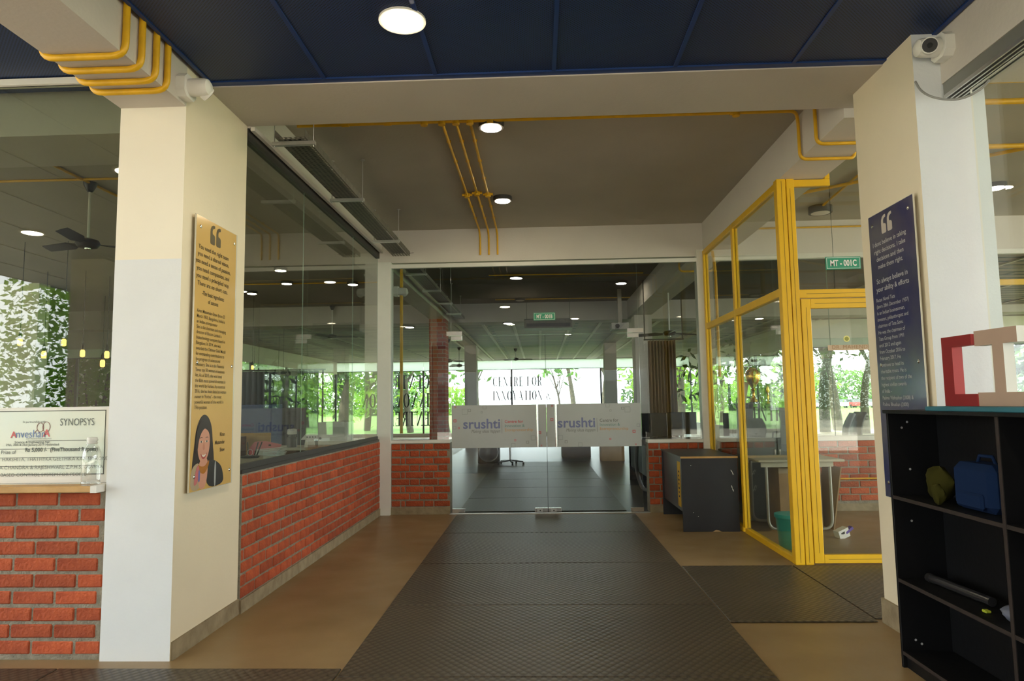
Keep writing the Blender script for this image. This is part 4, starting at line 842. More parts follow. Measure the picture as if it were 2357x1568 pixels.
# work desk just inside the side glazing, with router, folders, boxes
wd = thing('work_desk', (-4.0, 8.7, 0), 'cream topped work desk behind the side glazing', 'desk')
MB().bbox(-4.9, -3.33, 8.0, 9.4, .715, .745, .004).build('desk_top', TABLET, wd); MB().bbox(-4.87, -3.36, 8.05, 9.36, .50, .715, .003).build('apron', BLACKB, wd)
for x, y in ((-4.82, 8.1), (-3.42, 8.1), (-4.82, 9.3), (-3.42, 9.3)): MB().box(x-.03, x+.03, y-.03, y+.03, 0, .50).build('leg', BLACKB, wd)
D = .746; a = at(575, 1054, Z=D)
ro = thing('router', (a.x, a.y, D), 'black router with upright antennas on the work desk', 'router')
MB().lathe([(.105, 0), (.12, .008), (.11, .026), (.05, .032)], (a.x, a.y, D), 20).build('body', BLACK, ro, 40)
for dx, tl in ((-.03, -.012), (.05, .05), (.08, .07)): MB().bar((a.x+dx, a.y+.02, D+.02), (a.x+dx+tl, a.y+.02, D+.20), .014, .009, (0, 1, 0)).build('antenna', BLACK, ro)
MB().tube([(a.x+.01+.035*math.cos(t), a.y-.02, D+.07+.04*math.sin(t)) for t in [k*2*PI/14 for k in range(15)]], .003, 6).build('cable_loop', WPLAS, ro)
a = at(607, 1049, Z=D)
fo = thing('document_folder', (a.x, a.y, D), 'bulging pink card folder stuffed with papers', 'folder')
for k in range(7): MB().obox((a.x+.06+.01*(k % 3), a.y+.05+.008*k, D+.008+.014*k), (.17, 0, .008*(k-2)*.4), (0, .12, 0), (0, 0, .0045)).build('paper_sheaf', PAPER, fo)
MB().prism([(-.20, 0), (.16, .0), (.24, .15), (.0, .20), (-.14, .19), (-.20, .11)], (a.x, a.y-.02, D), (1, 0, 0), (0, .25, .97), (0, .006, 0)).build('cover', PINK, fo); MB().box(a.x+.07, a.y and a.x+.10, a.y-.012, a.y-.008, D+.13, D+.15).build('yellow_tab', DIMY, fo)
a = at(557, 1049, Z=D); o = MB().bbox(a.x-.035, a.x+.035, a.y-.15, a.y+.05, D, D+.26, .004).build('box_file', mat('maroon box file', (.09, .03, .03), .6)); tag(o, 'dark maroon box file beside the pink folder', 'file box')
o = MB().bbox(-4.85, -3.72, 9.36, 9.39, D, D+.30, .003).build('pinboard', WOOD); tag(o, 'pale board standing at the rear of the work desk', 'board')
bn2 = thing('work_bench', (-3.9, 11.25, 0), 'long cream bench with machines in the left room', 'bench')
MB().bbox(-5.2, -2.60, 10.9, 11.7, .70, .74, .004).build('bench_top', TABLET, bn2)
for x in (-5.1, -3.9, -2.7): MB().box(x-.03, x+.03, 10.95, 11.6, 0, .70).build('leg', BLACKB, bn2)
MB().box(-5.06, -2.74, 11.52, 11.55, .2, .70).build('modesty_panel', mat('brown panel', (.10, .05, .035), .7), bn2)
B = .741
g = at(672, 1020, Y=11.1)
mc = thing('grinder', (g.x, 11.1, B), 'grey bench machine with a white round top', 'machine'); MB().lathe([(.08, 0), (.08, .16), (.06, .17), (.06, .21)], (g.x, 11.1, B), 18).build('body', mat('dark grey enamel', (.08, .08, .085), .4), mc, 40); MB().lathe([(.07, .21), (.075, .22), (.075, .29), (.05, .30)], (g.x, 11.1, B), 18).build('top_cup', WPLAS, mc, 40)
g = at(713, 1015, Y=11.1)
sk = thing('power_panel', (g.x, 11.1, B), 'white slanted socket panel on the bench', 'socket panel'); MB().prism([(-.14, .0), (-.05, .10), (.14, .10), (.14, 0)], (g.x, 11.06, B+.12), (1, 0, 0), (0, 0, 1), (0, .08, 0)).build('panel', WPLAS, sk); MB().lathe([(.09, 0), (.07, .12)], (g.x, 11.1, B), 16).build('stand', WPLAS, sk, 40)
for k in range(4): MB().box(g.x-.04+.045*k, g.x-.015+.045*k, 11.056, 11.06, B+.15, B+.175).build('socket', BLACK, sk)
g = at(775, 1010, Y=11.2)
ms = thing('instrument_box', (g.x, 11.2, B), 'tall white instrument box on the bench', 'instrument'); MB().bbox(g.x-.28, g.x+.20, 11.1, 11.5, B, B+.40, .006).build('case', WPLAS, ms); MB().lathe([(.02, 0), (.02, -.012)], (g.x-.24, 11.1, B+.14), 14, 'Y').build('knob', BLACK, ms); MB().box(g.x-.10, g.x+.16, 11.092, 11.1, B+.06, B+.32).build('window_panel', GLASS, ms)
bl = thing('cupboard', (-6.6, 12.6, 0), 'tall blue steel cupboard in the left room', 'cupboard'); BLU = mat('blue steel', (.045, .075, .22), .45, var=.1)
MB().bbox(-7.4, -4.9, 12.4, 12.9, 0, 1.45, .006).build('body', BLU, bl)
for k in range(3): d_ = MB().bbox(-7.38+.83*k, -6.58+.83*k, 12.38, 12.4, .06, 1.42, .003).build('door', BLU, bl); MB().box(-6.66+.83*k, -6.63+.83*k, 12.365, 12.38, .7, .85).build('handle', STEEL, d_)
lc = thing('curtain', (-5.3, 13.6, 0), 'dark grey blue curtain hanging behind the blue cupboard', 'curtain'); mb = MB()
for i in range(121):
    x = -6.2+1.75*i/120; mb.v += [(x, 13.6+.05*math.sin(i*.8), .08), (x, 13.6+.05*math.sin(i*.8), 2.12)]
for i in range(120): mb.face((2*i, 2*i+2, 2*i+3, 2*i+1))
q = mb.build('cloth', mat('grey blue curtain cloth', (.085, .10, .135), .9, var=.3, scale=2), lc, 80); q.modifiers.new('thick', 'SOLIDIFY').thickness = .006
MB().tube([(-6.4, 13.6, 2.14), (-4.3, 13.6, 2.14)], .016, 10).build('curtain_rod', DKFRAME, lc, 40)
for x in (-6.35, -4.35): MB().tube([(x, 13.6, 0), (x, 13.6, 2.14)], .018, 10).build('stand_pole', DKFRAME, lc, 40)
# walls of the left room
struct('wall_side', MB().box(-16, -9.2, 12.0, 12.2, 0, 3.72), WHITE, 'plain pale wall at the end of the left room', 'wall')
struct('trim_13', MB().box(-9.2, -9.08, 11.96, 12.24, 0, 3.72), WFRAME, 'white jamb at the pale left room wall', 'jamb')
struct('wall_outer', MB().box(-16.2, -16, 4.1, 30, 0, 3.95), WHITE, 'outer wall of the left room', 'wall')
# ================================================================== INNER HALL
FARY = 30.0
def glazed_wall(n, x0, x1, y, sill, head, step, label, fl=.42):
    f = MB().box(x0, x1, y-.05, y+.08, 0, sill).box(x0, x1, y-.04, y+.06, head+fl, 3.72)
    wn = struct('window_%d' % n, f, WHITE, label, 'window')
    k = max(1, round((x1-x0)/step)); d = (x1-x0)/k
    for i in range(k+1): MB().box(x0+i*d-.035, x0+i*d+.035, y-.03, y+.04, sill, head).build('mullion', DKFRAME, wn)
    for i in range(k): MB().box(x0+i*d+.002, x0+(i+1)*d-.002, y-.004, y+.004, head+.02, head+fl).build('fanlight', FROST, wn)
    MB().box(x0, x1, y-.03, y+.04, head, head+.02).build('transom_bar', DKFRAME, wn)
    for i in range(k): glass_pane('pane', wn, x0+i*d+.036, x0+(i+1)*d-.036, y, y+.008, sill, head)
    return wn
glazed_wall(8, -9.0, 6.6, FARY, .15, 2.88, 3.9, 'wide far windows at the end of the inner hall')
glazed_wall(9, 6.6, 16, 18.0, .5, 2.72, 4.7, 'far windows beyond the yellow cabin', .25)
glazed_wall(10, -16, -9.0, 18.0, .6, 2.78, 3.5, 'far windows of the left room by the hedge', .25)
MB()
fx = MB().box(6.52, 6.66, 18.0, 30, 0, .5).box(6.54, 6.64, 18, 30, 2.75, 3.72)
w11 = struct('window_11', fx, WHITE, 'side windows of the inner hall beyond the curtains', 'window')
for k in range(4):
    MB().box(6.55, 6.63, 18+3*k, 18.07+3*k, .5, 2.75).build('mullion', DKFRAME, w11); glass_pane('pane', w11, 6.585, 6.593, 18.08+3*k, 20.99+3*k, .5, 2.75)
fx = MB().box(-9.08, -8.94, 18.0, 30, 0, .6).box(-9.06, -8.96, 18, 30, 2.8, 3.72)
w12 = struct('window_12', fx, WHITE, 'side windows of the inner hall beyond the blue cupboard', 'window')
for k in range(4):
    MB().box(-9.05, -8.97, 18+3*k, 18.07+3*k, .6, 2.8).build('mullion', DKFRAME, w12); glass_pane('pane', w12, -9.014, -9.006, 18.08+3*k, 20.99+3*k, .6, 2.8)
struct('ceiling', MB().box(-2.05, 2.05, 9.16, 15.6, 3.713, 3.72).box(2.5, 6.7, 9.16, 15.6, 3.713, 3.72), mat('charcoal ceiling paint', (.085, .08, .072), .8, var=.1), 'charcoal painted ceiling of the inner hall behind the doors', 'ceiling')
struct('floor', MB().box(-2.4, 6.5, 8.96, 29.9, 0, .002), mat('grey polished hall floor', (.05, .052, .054), .33, spec=.35, var=.25, scale=.8), 'grey polished floor of the inner hall', 'floor')
sc_ = struct('ceiling', MB().box(-8.9, 6.5, 16.1, 29.9, 3.32, 3.36), SLAT, 'brown slatted ceiling of the inner hall', 'ceiling')
for px in (1104, 1178, 1244, 1317, 1387, 1040, 1460, 980, 1520):
    a = at(px, 737, Z=3.31); MB().box(a.x-.035-.0, a.x+.035, 16.15, 29.85, 3.295, 3.32).build('batten', mat('pale batten', (.62, .55, .45), .6), sc_)
sc2 = struct('ceiling', MB().box(6.7, 15.9, 9.2, 17.9, 3.45, 3.49), SLAT, 'slatted ceiling beyond the yellow cabin', 'ceiling')
for k in range(6): MB().box(7.2+1.5*k, 7.25+1.5*k, 9.2, 17.9, 3.43, 3.45).build('batten', mat('pale batten', (0, 0, 0)), sc2)
pil = struct('column', MB().box(-2.42, -2.06, 15.0, 15.5, 0, 3.30), FARBRICK, 'red brick pillar standing in the inner hall', 'column')
struct('column', MB().box(-2.40, -2.02, 22.0, 22.5, 0, 3.30), BEAMM, 'grey column by the far windows, left of the lettering', 'column'); struct('column', MB().box(2.12, 2.5, 22.0, 22.5, 0, 3.30), BEAMM, 'grey column by the far windows, right of the lettering', 'column')
struct('column', MB().box(2.12, 2.5, 15.0, 15.5, 0, 3.30), BEAMM, 'grey column of the inner hall next to the curtain', 'column')
# curtains
cur = thing('curtain', (2.35, 13.2, 0), 'brown pleated curtain hanging in the inner hall', 'curtain'); CURM = mat('brown curtain cloth', (.30, .19, .12), .9, var=.2, scale=3)
mb = MB(); N_ = 60
for i in range(N_+1):
    x = 2.08+.52*i/N_; yy = 13.0+.05*math.sin(i*.95)
    mb.v += [(x, yy, .35), (x, yy, 2.55)]
for i in range(N_): mb.face((2*i, 2*i+2, 2*i+3, 2*i+1))
c_ = mb.build('cloth', CURM, cur, 80); c_.modifiers.new('thick', 'SOLIDIFY').thickness = .006
MB().tube([(2.0, 13.0, 2.57), (2.75, 13.0, 2.57)], .015, 10).build('curtain_rod', DKFRAME, cur, 40)
for x in (2.02, 2.73): MB().box(x-.01, x+.01, 12.99, 13.01, 2.57, 3.72).build('rod_hanger', DKFRAME, cur)
# lettering on the far windows
def glyphs(mb, s, H, mirror=False, gap=.16):
    """thin-and-thick roman capitals, cap height H, in the x-z plane; returns width"""
    TK, TN = .19, .055; x = 0.
    def P(poly): mb.append([(px, pz) for px, pz in poly])
    def stem(a, w=TK, z0=0, z1=1): P([(a, z0), (a+w, z0), (a+w, z1), (a, z1)])
    def ser(a, w, z): P([(a, z), (a+w, z), (a+w, z+TN), (a, z+TN)])
    def diag(x0, z0, x1, z1, w): P([(x0, z0), (x0+w, z0), (x1+w, z1), (x1, z1)])
    def arc(cx, cz, rx, rz, a0, a1, n=14, tk=TK, tn=TN):
        for k in range(n):
            t, t2 = a0+(a1-a0)*k/n, a0+(a1-a0)*(k+1)/n
            P([(cx+rx*math.cos(t), cz+rz*math.sin(t)), (cx+rx*math.cos(t2), cz+rz*math.sin(t2)), (cx+(rx-tk)*math.cos(t2), cz+(rz-tn)*math.sin(t2)), (cx+(rx-tk)*math.cos(t), cz+(rz-tn)*math.sin(t))])
    W = 0
    for c in s:
        n0 = len(mb)
        if c == ' ': wd_ = .30
        elif c in 'CO':
            arc(.38, .5, .38, .5, .8 if c == 'C' else 0, 2*PI-.8 if c == 'C' else 2*PI, 22); wd_ = .74
            if c == 'C': stem(.64, .03, .72, .95)
        elif c in 'EF':
            stem(.06); ser(0, .55, 1-TN); ser(.15, .30, .49); stem(.53, .03, .74, 1); stem(.42, .03, .40, .60)
            if c == 'E': ser(0, .58, 0); stem(.56, .03, 0, .26)
            else: ser(0, .28, 0)
            wd_ = .60
        elif c == 'I': stem(.07); ser(0, .29, 0); ser(0, .29, 1-TN); wd_ = .29
        elif c == 'N': stem(.08, .04); stem(.62, .04); diag(.54, 0, .05, 1, .15); ser(0, .2, 0); ser(.54, .2, 1-TN); wd_ = .74
        elif c == 'T': stem(.24); ser(0, .64, 1-TN); stem(0, .03, .74, 1); stem(.61, .03, .74, 1); ser(.17, .29, 0); wd_ = .64
        elif c in 'RP':
            stem(.06); ser(0, .28, 0); ser(0, .35, 1-TN); arc(.33, .74, .27, .26, -PI/2, PI/2, 12); ser(.2, .14, .48); wd_ = .60
            if c == 'R': diag(.50, 0, .30, .49, .15); wd_ = .68
        elif c == 'A': diag(0.04, 0, .32, 1, .04); diag(.52, 0, .28, 1, .16); ser(.16, .36, .3); ser(0, .16, 0); ser(.48, .24, 0); wd_ = .72
        elif c == 'V': diag(.30, 0, .04, 1, .16); diag(.36, 0, .62, 1, .04); ser(0, .24, 1-TN); ser(.56, .16, 1-TN); wd_ = .72
        elif c == 'U': stem(.06, TK, .3, 1); stem(.58, .04, .3, 1); arc(.34, .3, .28, .3, PI, 2*PI, 12, .1); ser(0, .27, 1-TN); ser(.5, .2, 1-TN); wd_ = .70
        elif c == 'S': arc(.28, .74, .24, .26, .5, PI*1.5, 12, .12); arc(.28, .26, .26, .26, -PI*.5-2.2+.0, PI*.5, 12, .12); wd_ = .54
        elif c == 'H': stem(.06); stem(.52); ser(.2, .34, .48); ser(0, .27, 0); ser(.46, .27, 0); ser(0, .27, 1-TN); ser(.46, .27, 1-TN); wd_ = .73
        elif c == '&': arc(.34, .76, .18, .24, 0, 2*PI, 14, .07); arc(.30, .27, .28, .27, .8, 2*PI-.6, 14, .11); diag(.58, 0, .20, .66, .10); wd_ = .76
        else: wd_ = .4
        for i in range(n0, len(mb)): mb[i] = [(px+W, pz) for px, pz in mb[i]]
        W += wd_+gap
    return W
def window_sign(x0, y, ztop, H, rows, label, mirror=False, lead=1.42, xs=1.0, name='window_lettering', face='y'):
    root = thing(name, ((x0, y) if face == 'y' else (y, x0))+(ztop-lead*H*len(rows),), label, 'lettering', 'lettering on the far windows')
    for r_, s in enumerate(rows):
        polys = []; W = glyphs(polys, s, H); mb = MB(); z = ztop-H-r_*lead*H
        for p in polys:
            q = [((-a if mirror else a)*H*xs, b*H) for a, b in p]
            if face == 'y': mb.prism(q, (x0, y, z), (1, 0, 0), (0, 0, 1), (0, -.004, 0))
            else: mb.prism(q, (y, x0, z), (0, 1, 0), (0, 0, 1), (-.004, 0, 0))
        mb.build('lettering_row', INK, root)
a = at(1134, 868, Y=FARY-.05)
window_sign(a.x, FARY-.05, a.z, .42, ['CENTRE FOR', 'INNOVATION &', 'ENTREPRENEURSHIP'], 'black roman lettering on the far centre window', lead=1.47, xs=.66)
a = at(988, 868, Y=FARY-.05); window_sign(a.x, FARY-.05, a.z+.1, .62, ['CENTRE', 'INNOVATION', 'ENTREPR'], 'mirrored black lettering on the far window left of the brick pillar', True, 1.3, .62)
window_sign(25.5, 6.57, 2.45, .46, ['CENTRE', 'INNOVATION', 'ENTREPR'], 'mirrored black lettering on the side window beyond the curtain', False, 1.35, .9, face='x')
# lamps, fans, fittings of the inner hall
for px, py, z, lb in ((1187, 648, 3.66, 'lit round lamp of the inner hall near the doors'), (1430, 660, 3.66, 'lit round lamp of the inner hall on the curtain side'), (1169, 748, 3.27, 'lit round lamp under the slatted ceiling by the cross beam'), (949, 652, 3.66, 'lit round lamp beyond the brick pillar'), (943, 757, 3.27, 'lit round lamp near the slatted ceiling over the pillar side')):
    a = at(px, py, Z=z-.05); lamp((a.x, a.y), .12, True, lb, 'lamps of the inner hall', m=LEDF, z=z+.03 if z < 3.5 else 3.72)
for px, py in ((1197, 693), (1203, 730)): a = at(px, py, Z=3.66); lamp((a.x, a.y), .12, False, 'unlit round lamp of the inner hall ceiling', 'lamps of the inner hall')
for px, py, lb in ((1768, 741, 'lit lamp beyond the yellow cabin'), (1590, 787, 'lit lamp beyond the black desk'), (1590, 805, 'lit lamp far beyond the black desk'), (1920, 628, 'lit lamp above the cabin sign'), (1952, 764, 'dark ringed lamp beyond the cabin door')):
    a = at(px, py, Z=3.40); 
    if a.y < 17.5: lamp((a.x, a.y), .11, True, lb, 'lamps beyond the cabin', m=LEDF, z=3.45 if a.x > 6.7 else 3.72)
conduit([at(1125, 634, Z=3.705), at(1480, 628, Z=3.705)], .014, 'yellow conduit across the inner hall ceiling nearest the doors'); conduit([at(1140, 690, Z=3.705), at(1480, 684, Z=3.705)], .014, 'yellow conduit across the inner hall ceiling beyond the first lamp')
conduit([(-1.86, 9.18, 3.7), (-1.86, 9.18, 1.02)], .022, 'vertical yellow conduit behind the fixed glass by the corner post')
conduit([(2.03, 9.7, 3.6), (2.03, 9.7, 3.24), (2.52, 9.7, 3.24), (2.52, 9.7, 3.6)], .015, 'yellow conduit looped under the beam of the inner hall')
cctv((-1.93, 9.06, 2.93), 1, 'white security camera behind the glass by the corner post', (.5, .6, -.5))
for px, py, Y, rot, lb in ((1187, 824, 24, .3, 'ceiling fan before the far centre window'), (1033, 831, 20, .9, 'ceiling fan by the brick pillar'), (1057, 842, 23, .2, 'ceiling fan far beyond the brick pillar'), (1541, 768, 12, .5, 'ceiling fan beyond the curtain')):
    a = at(px, py, Y=Y); fan((a.x, a.y), min(a.z, 2.95), .6, lb, rot, 3.32 if Y > 16 else 3.72)
GREYP = mat('grey plastic', (.25, .25, .24), .5)
prj = thing('projector_mount', (at(1428, 770, Y=14).x, 14, 2.85), 'drop pole with projector in the inner hall', 'projector'); px_ = prj.location.x
MB().box(px_-.04, px_+.04, 13.97, 14.03, 3.0, 3.72).build('pole', GALV, prj); MB().bbox(px_-.2, px_+.16, 13.8, 14.15, 2.86, 3.0, .01).build('projector_body', GREYP, prj); MB().lathe([(.04, 0), (.045, -.03)], (px_-.08, 13.8, 2.93), 14, 'Y').build('lens', BLACK, prj)
acx = at(1265, 765, Y=15); ac = thing('air_conditioner', (acx.x, 15, acx.z), 'grey ceiling air conditioner near the cross beam', 'air conditioner')
MB().bbox(acx.x-.55, acx.x+.5, 14.7, 15.3, 3.02, 3.22, .01).build('casing', GALV, ac); MB().box(acx.x-.5, acx.x+.45, 14.695, 14.70, 3.05, 3.12).build('outlet', BLACK, ac)
for x in (acx.x-.5, acx.x+.45): MB().tube([(x, 15, 3.22), (x, 15, 3.72)], .004, 6).build('hanger', GALV, ac)
# office chair bits, box fan, desks, monitors
def office_chair(x, y, rz, label, m=BLACK, h=.48, back=1.0):
    r = thing('office_chair', (x, y, 0), label, 'chair', 'black office chairs'); d = Vector((math.cos(rz), math.sin(rz), 0)); n = Vector((-d.y, d.x, 0)); P = Vector((x, y, 0))
    for k in range(5):
        a = rz+k*2*PI/5; e = Vector((math.cos(a), math.sin(a), 0)); l = MB().bar(P+Vector((0, 0, .10)), P+e*.30+Vector((0, 0, .07)), .04, .03).build('base_arm', m, r); MB().lathe([(.028, -.02), (.028, .02)], P+e*.30+Vector((0, 0, .029)), 12, 'X').build('castor', m, l, 40)
    MB().tube([P+Vector((0, 0, .08)), P+Vector((0, 0, h-.05))], .025, 10).build('gas_column', STEEL, r, 40)
    MB().obox(P+Vector((0, 0, h)), d*.23, n*.24, Vector((0, 0, .04))).build('seat', m, r)
    q = [(0, 0), (.03, .25), (.0, .55)]; b = MB()
    for i in range(9):
        t = i/8; z = h+.10+.58*back*t; off = -.23-.05*math.sin(t*PI)*-1-.10*t*t; wdt = .20+.03*math.sin(t*PI)
        for s_ in (-1, 1): b.v.append(tuple(P+d*off+n*wdt*s_+Vector((0, 0, z))))
    for i in range(8): b.face((2*i, 2*i+1, 2*i+3, 2*i+2))
    o = b.build('backrest', m, r, 60); o.modifiers.new('t', 'SOLIDIFY').thickness = .035
    MB().bar(P-d*.10+Vector((0, 0, h-.02)), P-d*.26+Vector((0, 0, h+.2)), .05, .02).build('back_bracket', m, r)
    for s_ in (-1, 1): MB().tube(fillet([P+n*.25*s_+Vector((0, 0, h)), P+n*.27*s_+Vector((0, 0, h+.22)), P+n*.27*s_+d*.18+Vector((0, 0, h+.22))], .05), .016, 8).build('armrest', m, r, 50)
GREYC = mat('grey chair mesh', (.20, .21, .21), .7)
a = at(1175, 1070, Z=0); office_chair(a.x, a.y, 2.4, 'black office chair behind the vinyl film of the doors', h=.46, back=.75)
for i, (px, Y, rz) in enumerate(((1868, 11.6, 0.3), (1912, 11.9, 2.9), (1938, 12.6, 3.2))): a = at(px, 960, Y=Y); office_chair(a.x, Y, rz, ['black office chair beyond the cabin door post', 'grey backed office chair in the middle behind the cabin brick wall', 'black office chair beyond the cabin with its back to the lawn'][i], GREYC if i == 1 else BLACK)
a = at(1125, 1068, Z=0); bf = thing('floor_fan', (a.x, a.y, 0), 'black round floor fan in the inner hall', 'fan'); y0 = a.y
MB().lathe([(.22, -.03), (.235, 0), (.22, .03), (.20, .03), (.20, -.03)], (a.x, y0, .27), 28, 'Y').build('ring', mat('grey ring', (.25, .27, .28), .4), bf, 40); MB().lathe([(.05, -.04), (.05, .04)], (a.x, y0, .27), 14, 'Y').build('hub', GREYC, bf, 40); MB().bbox(a.x-.26, a.x+.26, y0+.04, y0+.25, 0, .52, .02).build('housing', BLACK, bf)
for k in range(5): t = k*2*PI/5; MB().obox((a.x+.11*math.cos(t), y0, .27+.11*math.sin(t)), (.08*math.cos(t), 0, .08*math.sin(t)), (-.03*math.sin(t), .012, .03*math.cos(t)), (0, .002, 0)).build('blade', mat('grey ring', (0, 0, 0)), bf)
hd = thing('desk', (2.0, 12.3, 0), 'black computer desk beside the curtain in the inner hall', 'desk')
MB().bbox(1.55, 2.9, 10.2, 12.6, .72, .75, .004).build('desk_top', BLACKB, hd)
for y in (10.25, 12.5): MB().bbox(1.6, 2.85, y, y+.03, 0, .72, .003).build('side_panel', BLACKB, hd)
MB().bbox(1.62, 1.64, 10.3, 12.5, .25, .72, .003).build('front_panel', BLACKB, hd)
hc = thing('hose', (1.5, 11.0, 0), 'grey ribbed hose hanging from the computer desk', 'hose'); MB().tube(fillet([(1.53, 11.0, .70), (1.50, 11.0, .35), (1.58, 10.85, .03), (1.75, 10.7, .03)], .2, 6), .03, 10).build('tube', mat('grey rubber', (.22, .22, .23), .5), hc, 60)
for i, (px, Y) in enumerate(((1500, 10.6), (1538, 10.9), (1570, 11.3))):
    a = at(px, 990, Y=Y); r = thing('monitor', (a.x, Y, .751), ['black computer monitor next to the door leaf', 'black computer monitor in the middle of the desk by the curtain', 'black computer monitor at the post end of the desk by the curtain'][i], 'monitor', 'monitors on the computer desk')
    MB().bbox(a.x-.24, a.x+.24, Y, Y+.04, .86, 1.22, .006).build('screen', BLACK, r); MB().box(a.x-.03, a.x+.03, Y+.01, Y+.03, .76, .90).build('stand', BLACK, r); MB().lathe([(.11, 0), (.10, .012)], (a.x, Y+.02, .751), 18).build('foot', BLACK, r, 40)
cd2 = thing('steel_cabinet', (2.9, 9.7, 0), 'low dark cabinet carrying the purple bag beyond the cabin post', 'cabinet'); MB().bbox(2.62, 3.25, 9.5, 9.95, 0, 1.22, .004).build('body', mat('charcoal steel', (.07, .075, .075), .5), cd2); MB().bbox(2.64, 3.23, 9.485, 9.5, .05, 1.19, .003).build('door', mat('charcoal steel', (0, 0, 0)), cd2)
bgp = thing('handbag', (2.85, 9.7, 1.22), 'dark purple bag on the low cabinet', 'bag'); PUR = mat('purple cloth', (.06, .04, .13), .8); MB().bbox(2.66, 3.05, 9.6, 9.8, 1.2205, 1.36, .03).build('body', PUR, bgp); MB().tube(fillet([(2.75, 9.7, 1.35), (2.76, 9.7, 1.44), (2.95, 9.7, 1.44), (2.96, 9.7, 1.35)], .05), .01, 8).build('handle', PUR, bgp, 50)
# boxes seen low through the right door leaf
o = MB().bbox(1.45, 2.0, 16.5, 17.0, 0, .62, .006).build('cardboard_box', CARD); tag(o, 'cardboard carton on the inner hall floor behind the film', 'box')
o = MB().bbox(.55, 1.3, 17.8, 18.3, 0, .6, .006).build('storage_trunk', BLACKB); tag(o, 'black storage trunk standing on the inner hall floor', 'trunk')
# ================================================================== RIGHT ROOM glimpse
for z, y, lb in ((3.55, 4.6, 'yellow conduit nearest the cable loop in the right room'), (3.55, 4.95, 'yellow conduit second from the cable loop in the right room'), (3.60, 6.0, 'yellow conduit under the cross slab of the right room')): conduit([(2.6, y, z), (9, y, z-.02)], .022, lb)
conduit([(2.9, 7.6, 3.69), (6.4, 4.9, 3.69)], .018, 'slanting yellow conduit on the right room ceiling')
for q in [tuple(at(x_, y_, Z=3.66))[:2] for x_, y_ in ((2291, 436), (2338, 632))]: lamp(q, .11, True, 'lit round lamp on the right room ceiling', 'lamps of the right room', m=LEDF)
for nm, (y, z) in (('yellow rail bar crossing the right room near the lamp', (9.5, 3.0)),): o = MB().bbox(5.2, 12, y, y+.08, z-.08, z, .004).build('rail', YEL); tag(o, nm, 'rail'); MB().box(5.24, 5.3, y+.02, y+.06, z, 3.72).box(11.8, 11.86, y+.02, y+.06, z, 3.72).build('hanger', YEL, o)
# ================================================================== OUTSIDE
ob = thing('building', (5, -18, -.03), 'unseen grey wing added across the forecourt to block reflected sky', 'building')  # added out of view so the glass doors mirror dark plaster, not sky
MB().box(-7.5, 19, -22, -18, -.03, 5.6).build('wall', mat('grey plaster', (.15, .155, .15), .9, var=.15), ob); MB().box(-7.8, 19.3, -22.3, -17.4, 5.6, 5.8).build('roof', SLAB, ob)
for k in range(6):
    x = -6+4.1*k; wf = MB().box(x, x+2.2, -18.0, -17.95, .9, 2.5).build('window', DKFRAME, ob); MB().box(x+.08, x+1.06, -17.95, -17.94, .98, 2.42).box(x+1.14, x+2.12, -17.95, -17.94, .98, 2.42).build('pane', mat('dark window glass', (.03, .035, .04), .1), wf)
struct('column', MB().box(-6.35, -5.9, -1.5, -1.05, 0, 3.72), WHITE, 'white porch column outside the left room', 'column')
struct('column', MB().box(6.0, 6.45, -1.2, -.75, 0, 3.72), WHITE, 'white porch column outside the right room', 'column')
struct('path', MB().box(-30, 30, 30.2, 33.0, -.21, -.05), mat('pale paving', (.45, .43, .38), .9, var=.1), 'pale paved path outside the far windows', 'path')
def tree(x, y, h, cr, n, m, label, seed, trunk=.16, lean=.3, hang=.0, leaf=.20, group='trees around the building', crz=None):
    rnd = random.Random(seed); z0 = -.22; r = thing('tree', (x, y, z0), label, 'tree', group)
    top = Vector((x+rnd.uniform(-lean, lean)*2, y+rnd.uniform(-.5, .5), z0+h*.62)); mid = Vector((x+rnd.uniform(-lean, lean), y, z0+h*.3))
    tr_ = MB().tube(fillet([(x, y, z0), mid, top], .8, 5), trunk, 9, radii=[trunk*(1.15-.6*i/12) for i in range(14)][:len(fillet([(x, y, z0), mid, top], .8, 5))])
    cc = Vector((x, y, z0+h-cr*.75)); tips = []
    for k in range(7):
        a = rnd.uniform(0, 6.28); e = Vector((math.cos(a)*cr*rnd.uniform(.5, .9), math.sin(a)*cr*rnd.uniform(.5, .9), rnd.uniform(-.2, .5)*cr)); st_ = mid.lerp(top, rnd.uniform(.3, 1)); tips.append(cc+e)
        tr_.tube([st_, st_.lerp(cc+e, .5)+Vector((0, 0, .2)), cc+e], trunk*.3, 6, radii=[trunk*.45, trunk*.28, trunk*.08])
    tr_.build('trunk', BARK, r, 60)
    lf = MB(); rz_ = crz or cr*.75
    cl = tips+[cc+Vector((rnd.gauss(0, .45)*cr, rnd.gauss(0, .45)*cr, rnd.gauss(0, .4)*rz_)) for _ in range(14)]
    for k in range(n):
        c = cl[k % len(cl)]; p = c+Vector((rnd.gauss(0, .23)*cr, rnd.gauss(0, .23)*cr, rnd.gauss(0, .2)*rz_-hang*abs(rnd.gauss(0, .5))))
        if p.z < z0+.3: p.z = z0+.3+rnd.random()*.4
        a = Vector((rnd.gauss(0, 1), rnd.gauss(0, 1), rnd.gauss(0, 1))).normalized(); b = a.orthogonal().normalized(); s_ = leaf*rnd.uniform(.6, 1.3)
        lf.add([p-a*s_, p+b*s_*.42, p+a*s_, p-b*s_*.42], [(0, 1, 2, 3)])
    o = lf.build('foliage', m, r); o['kind'] = 'stuff'; return r
def tx(px, Y): return at(px, 930, Y=Y).x
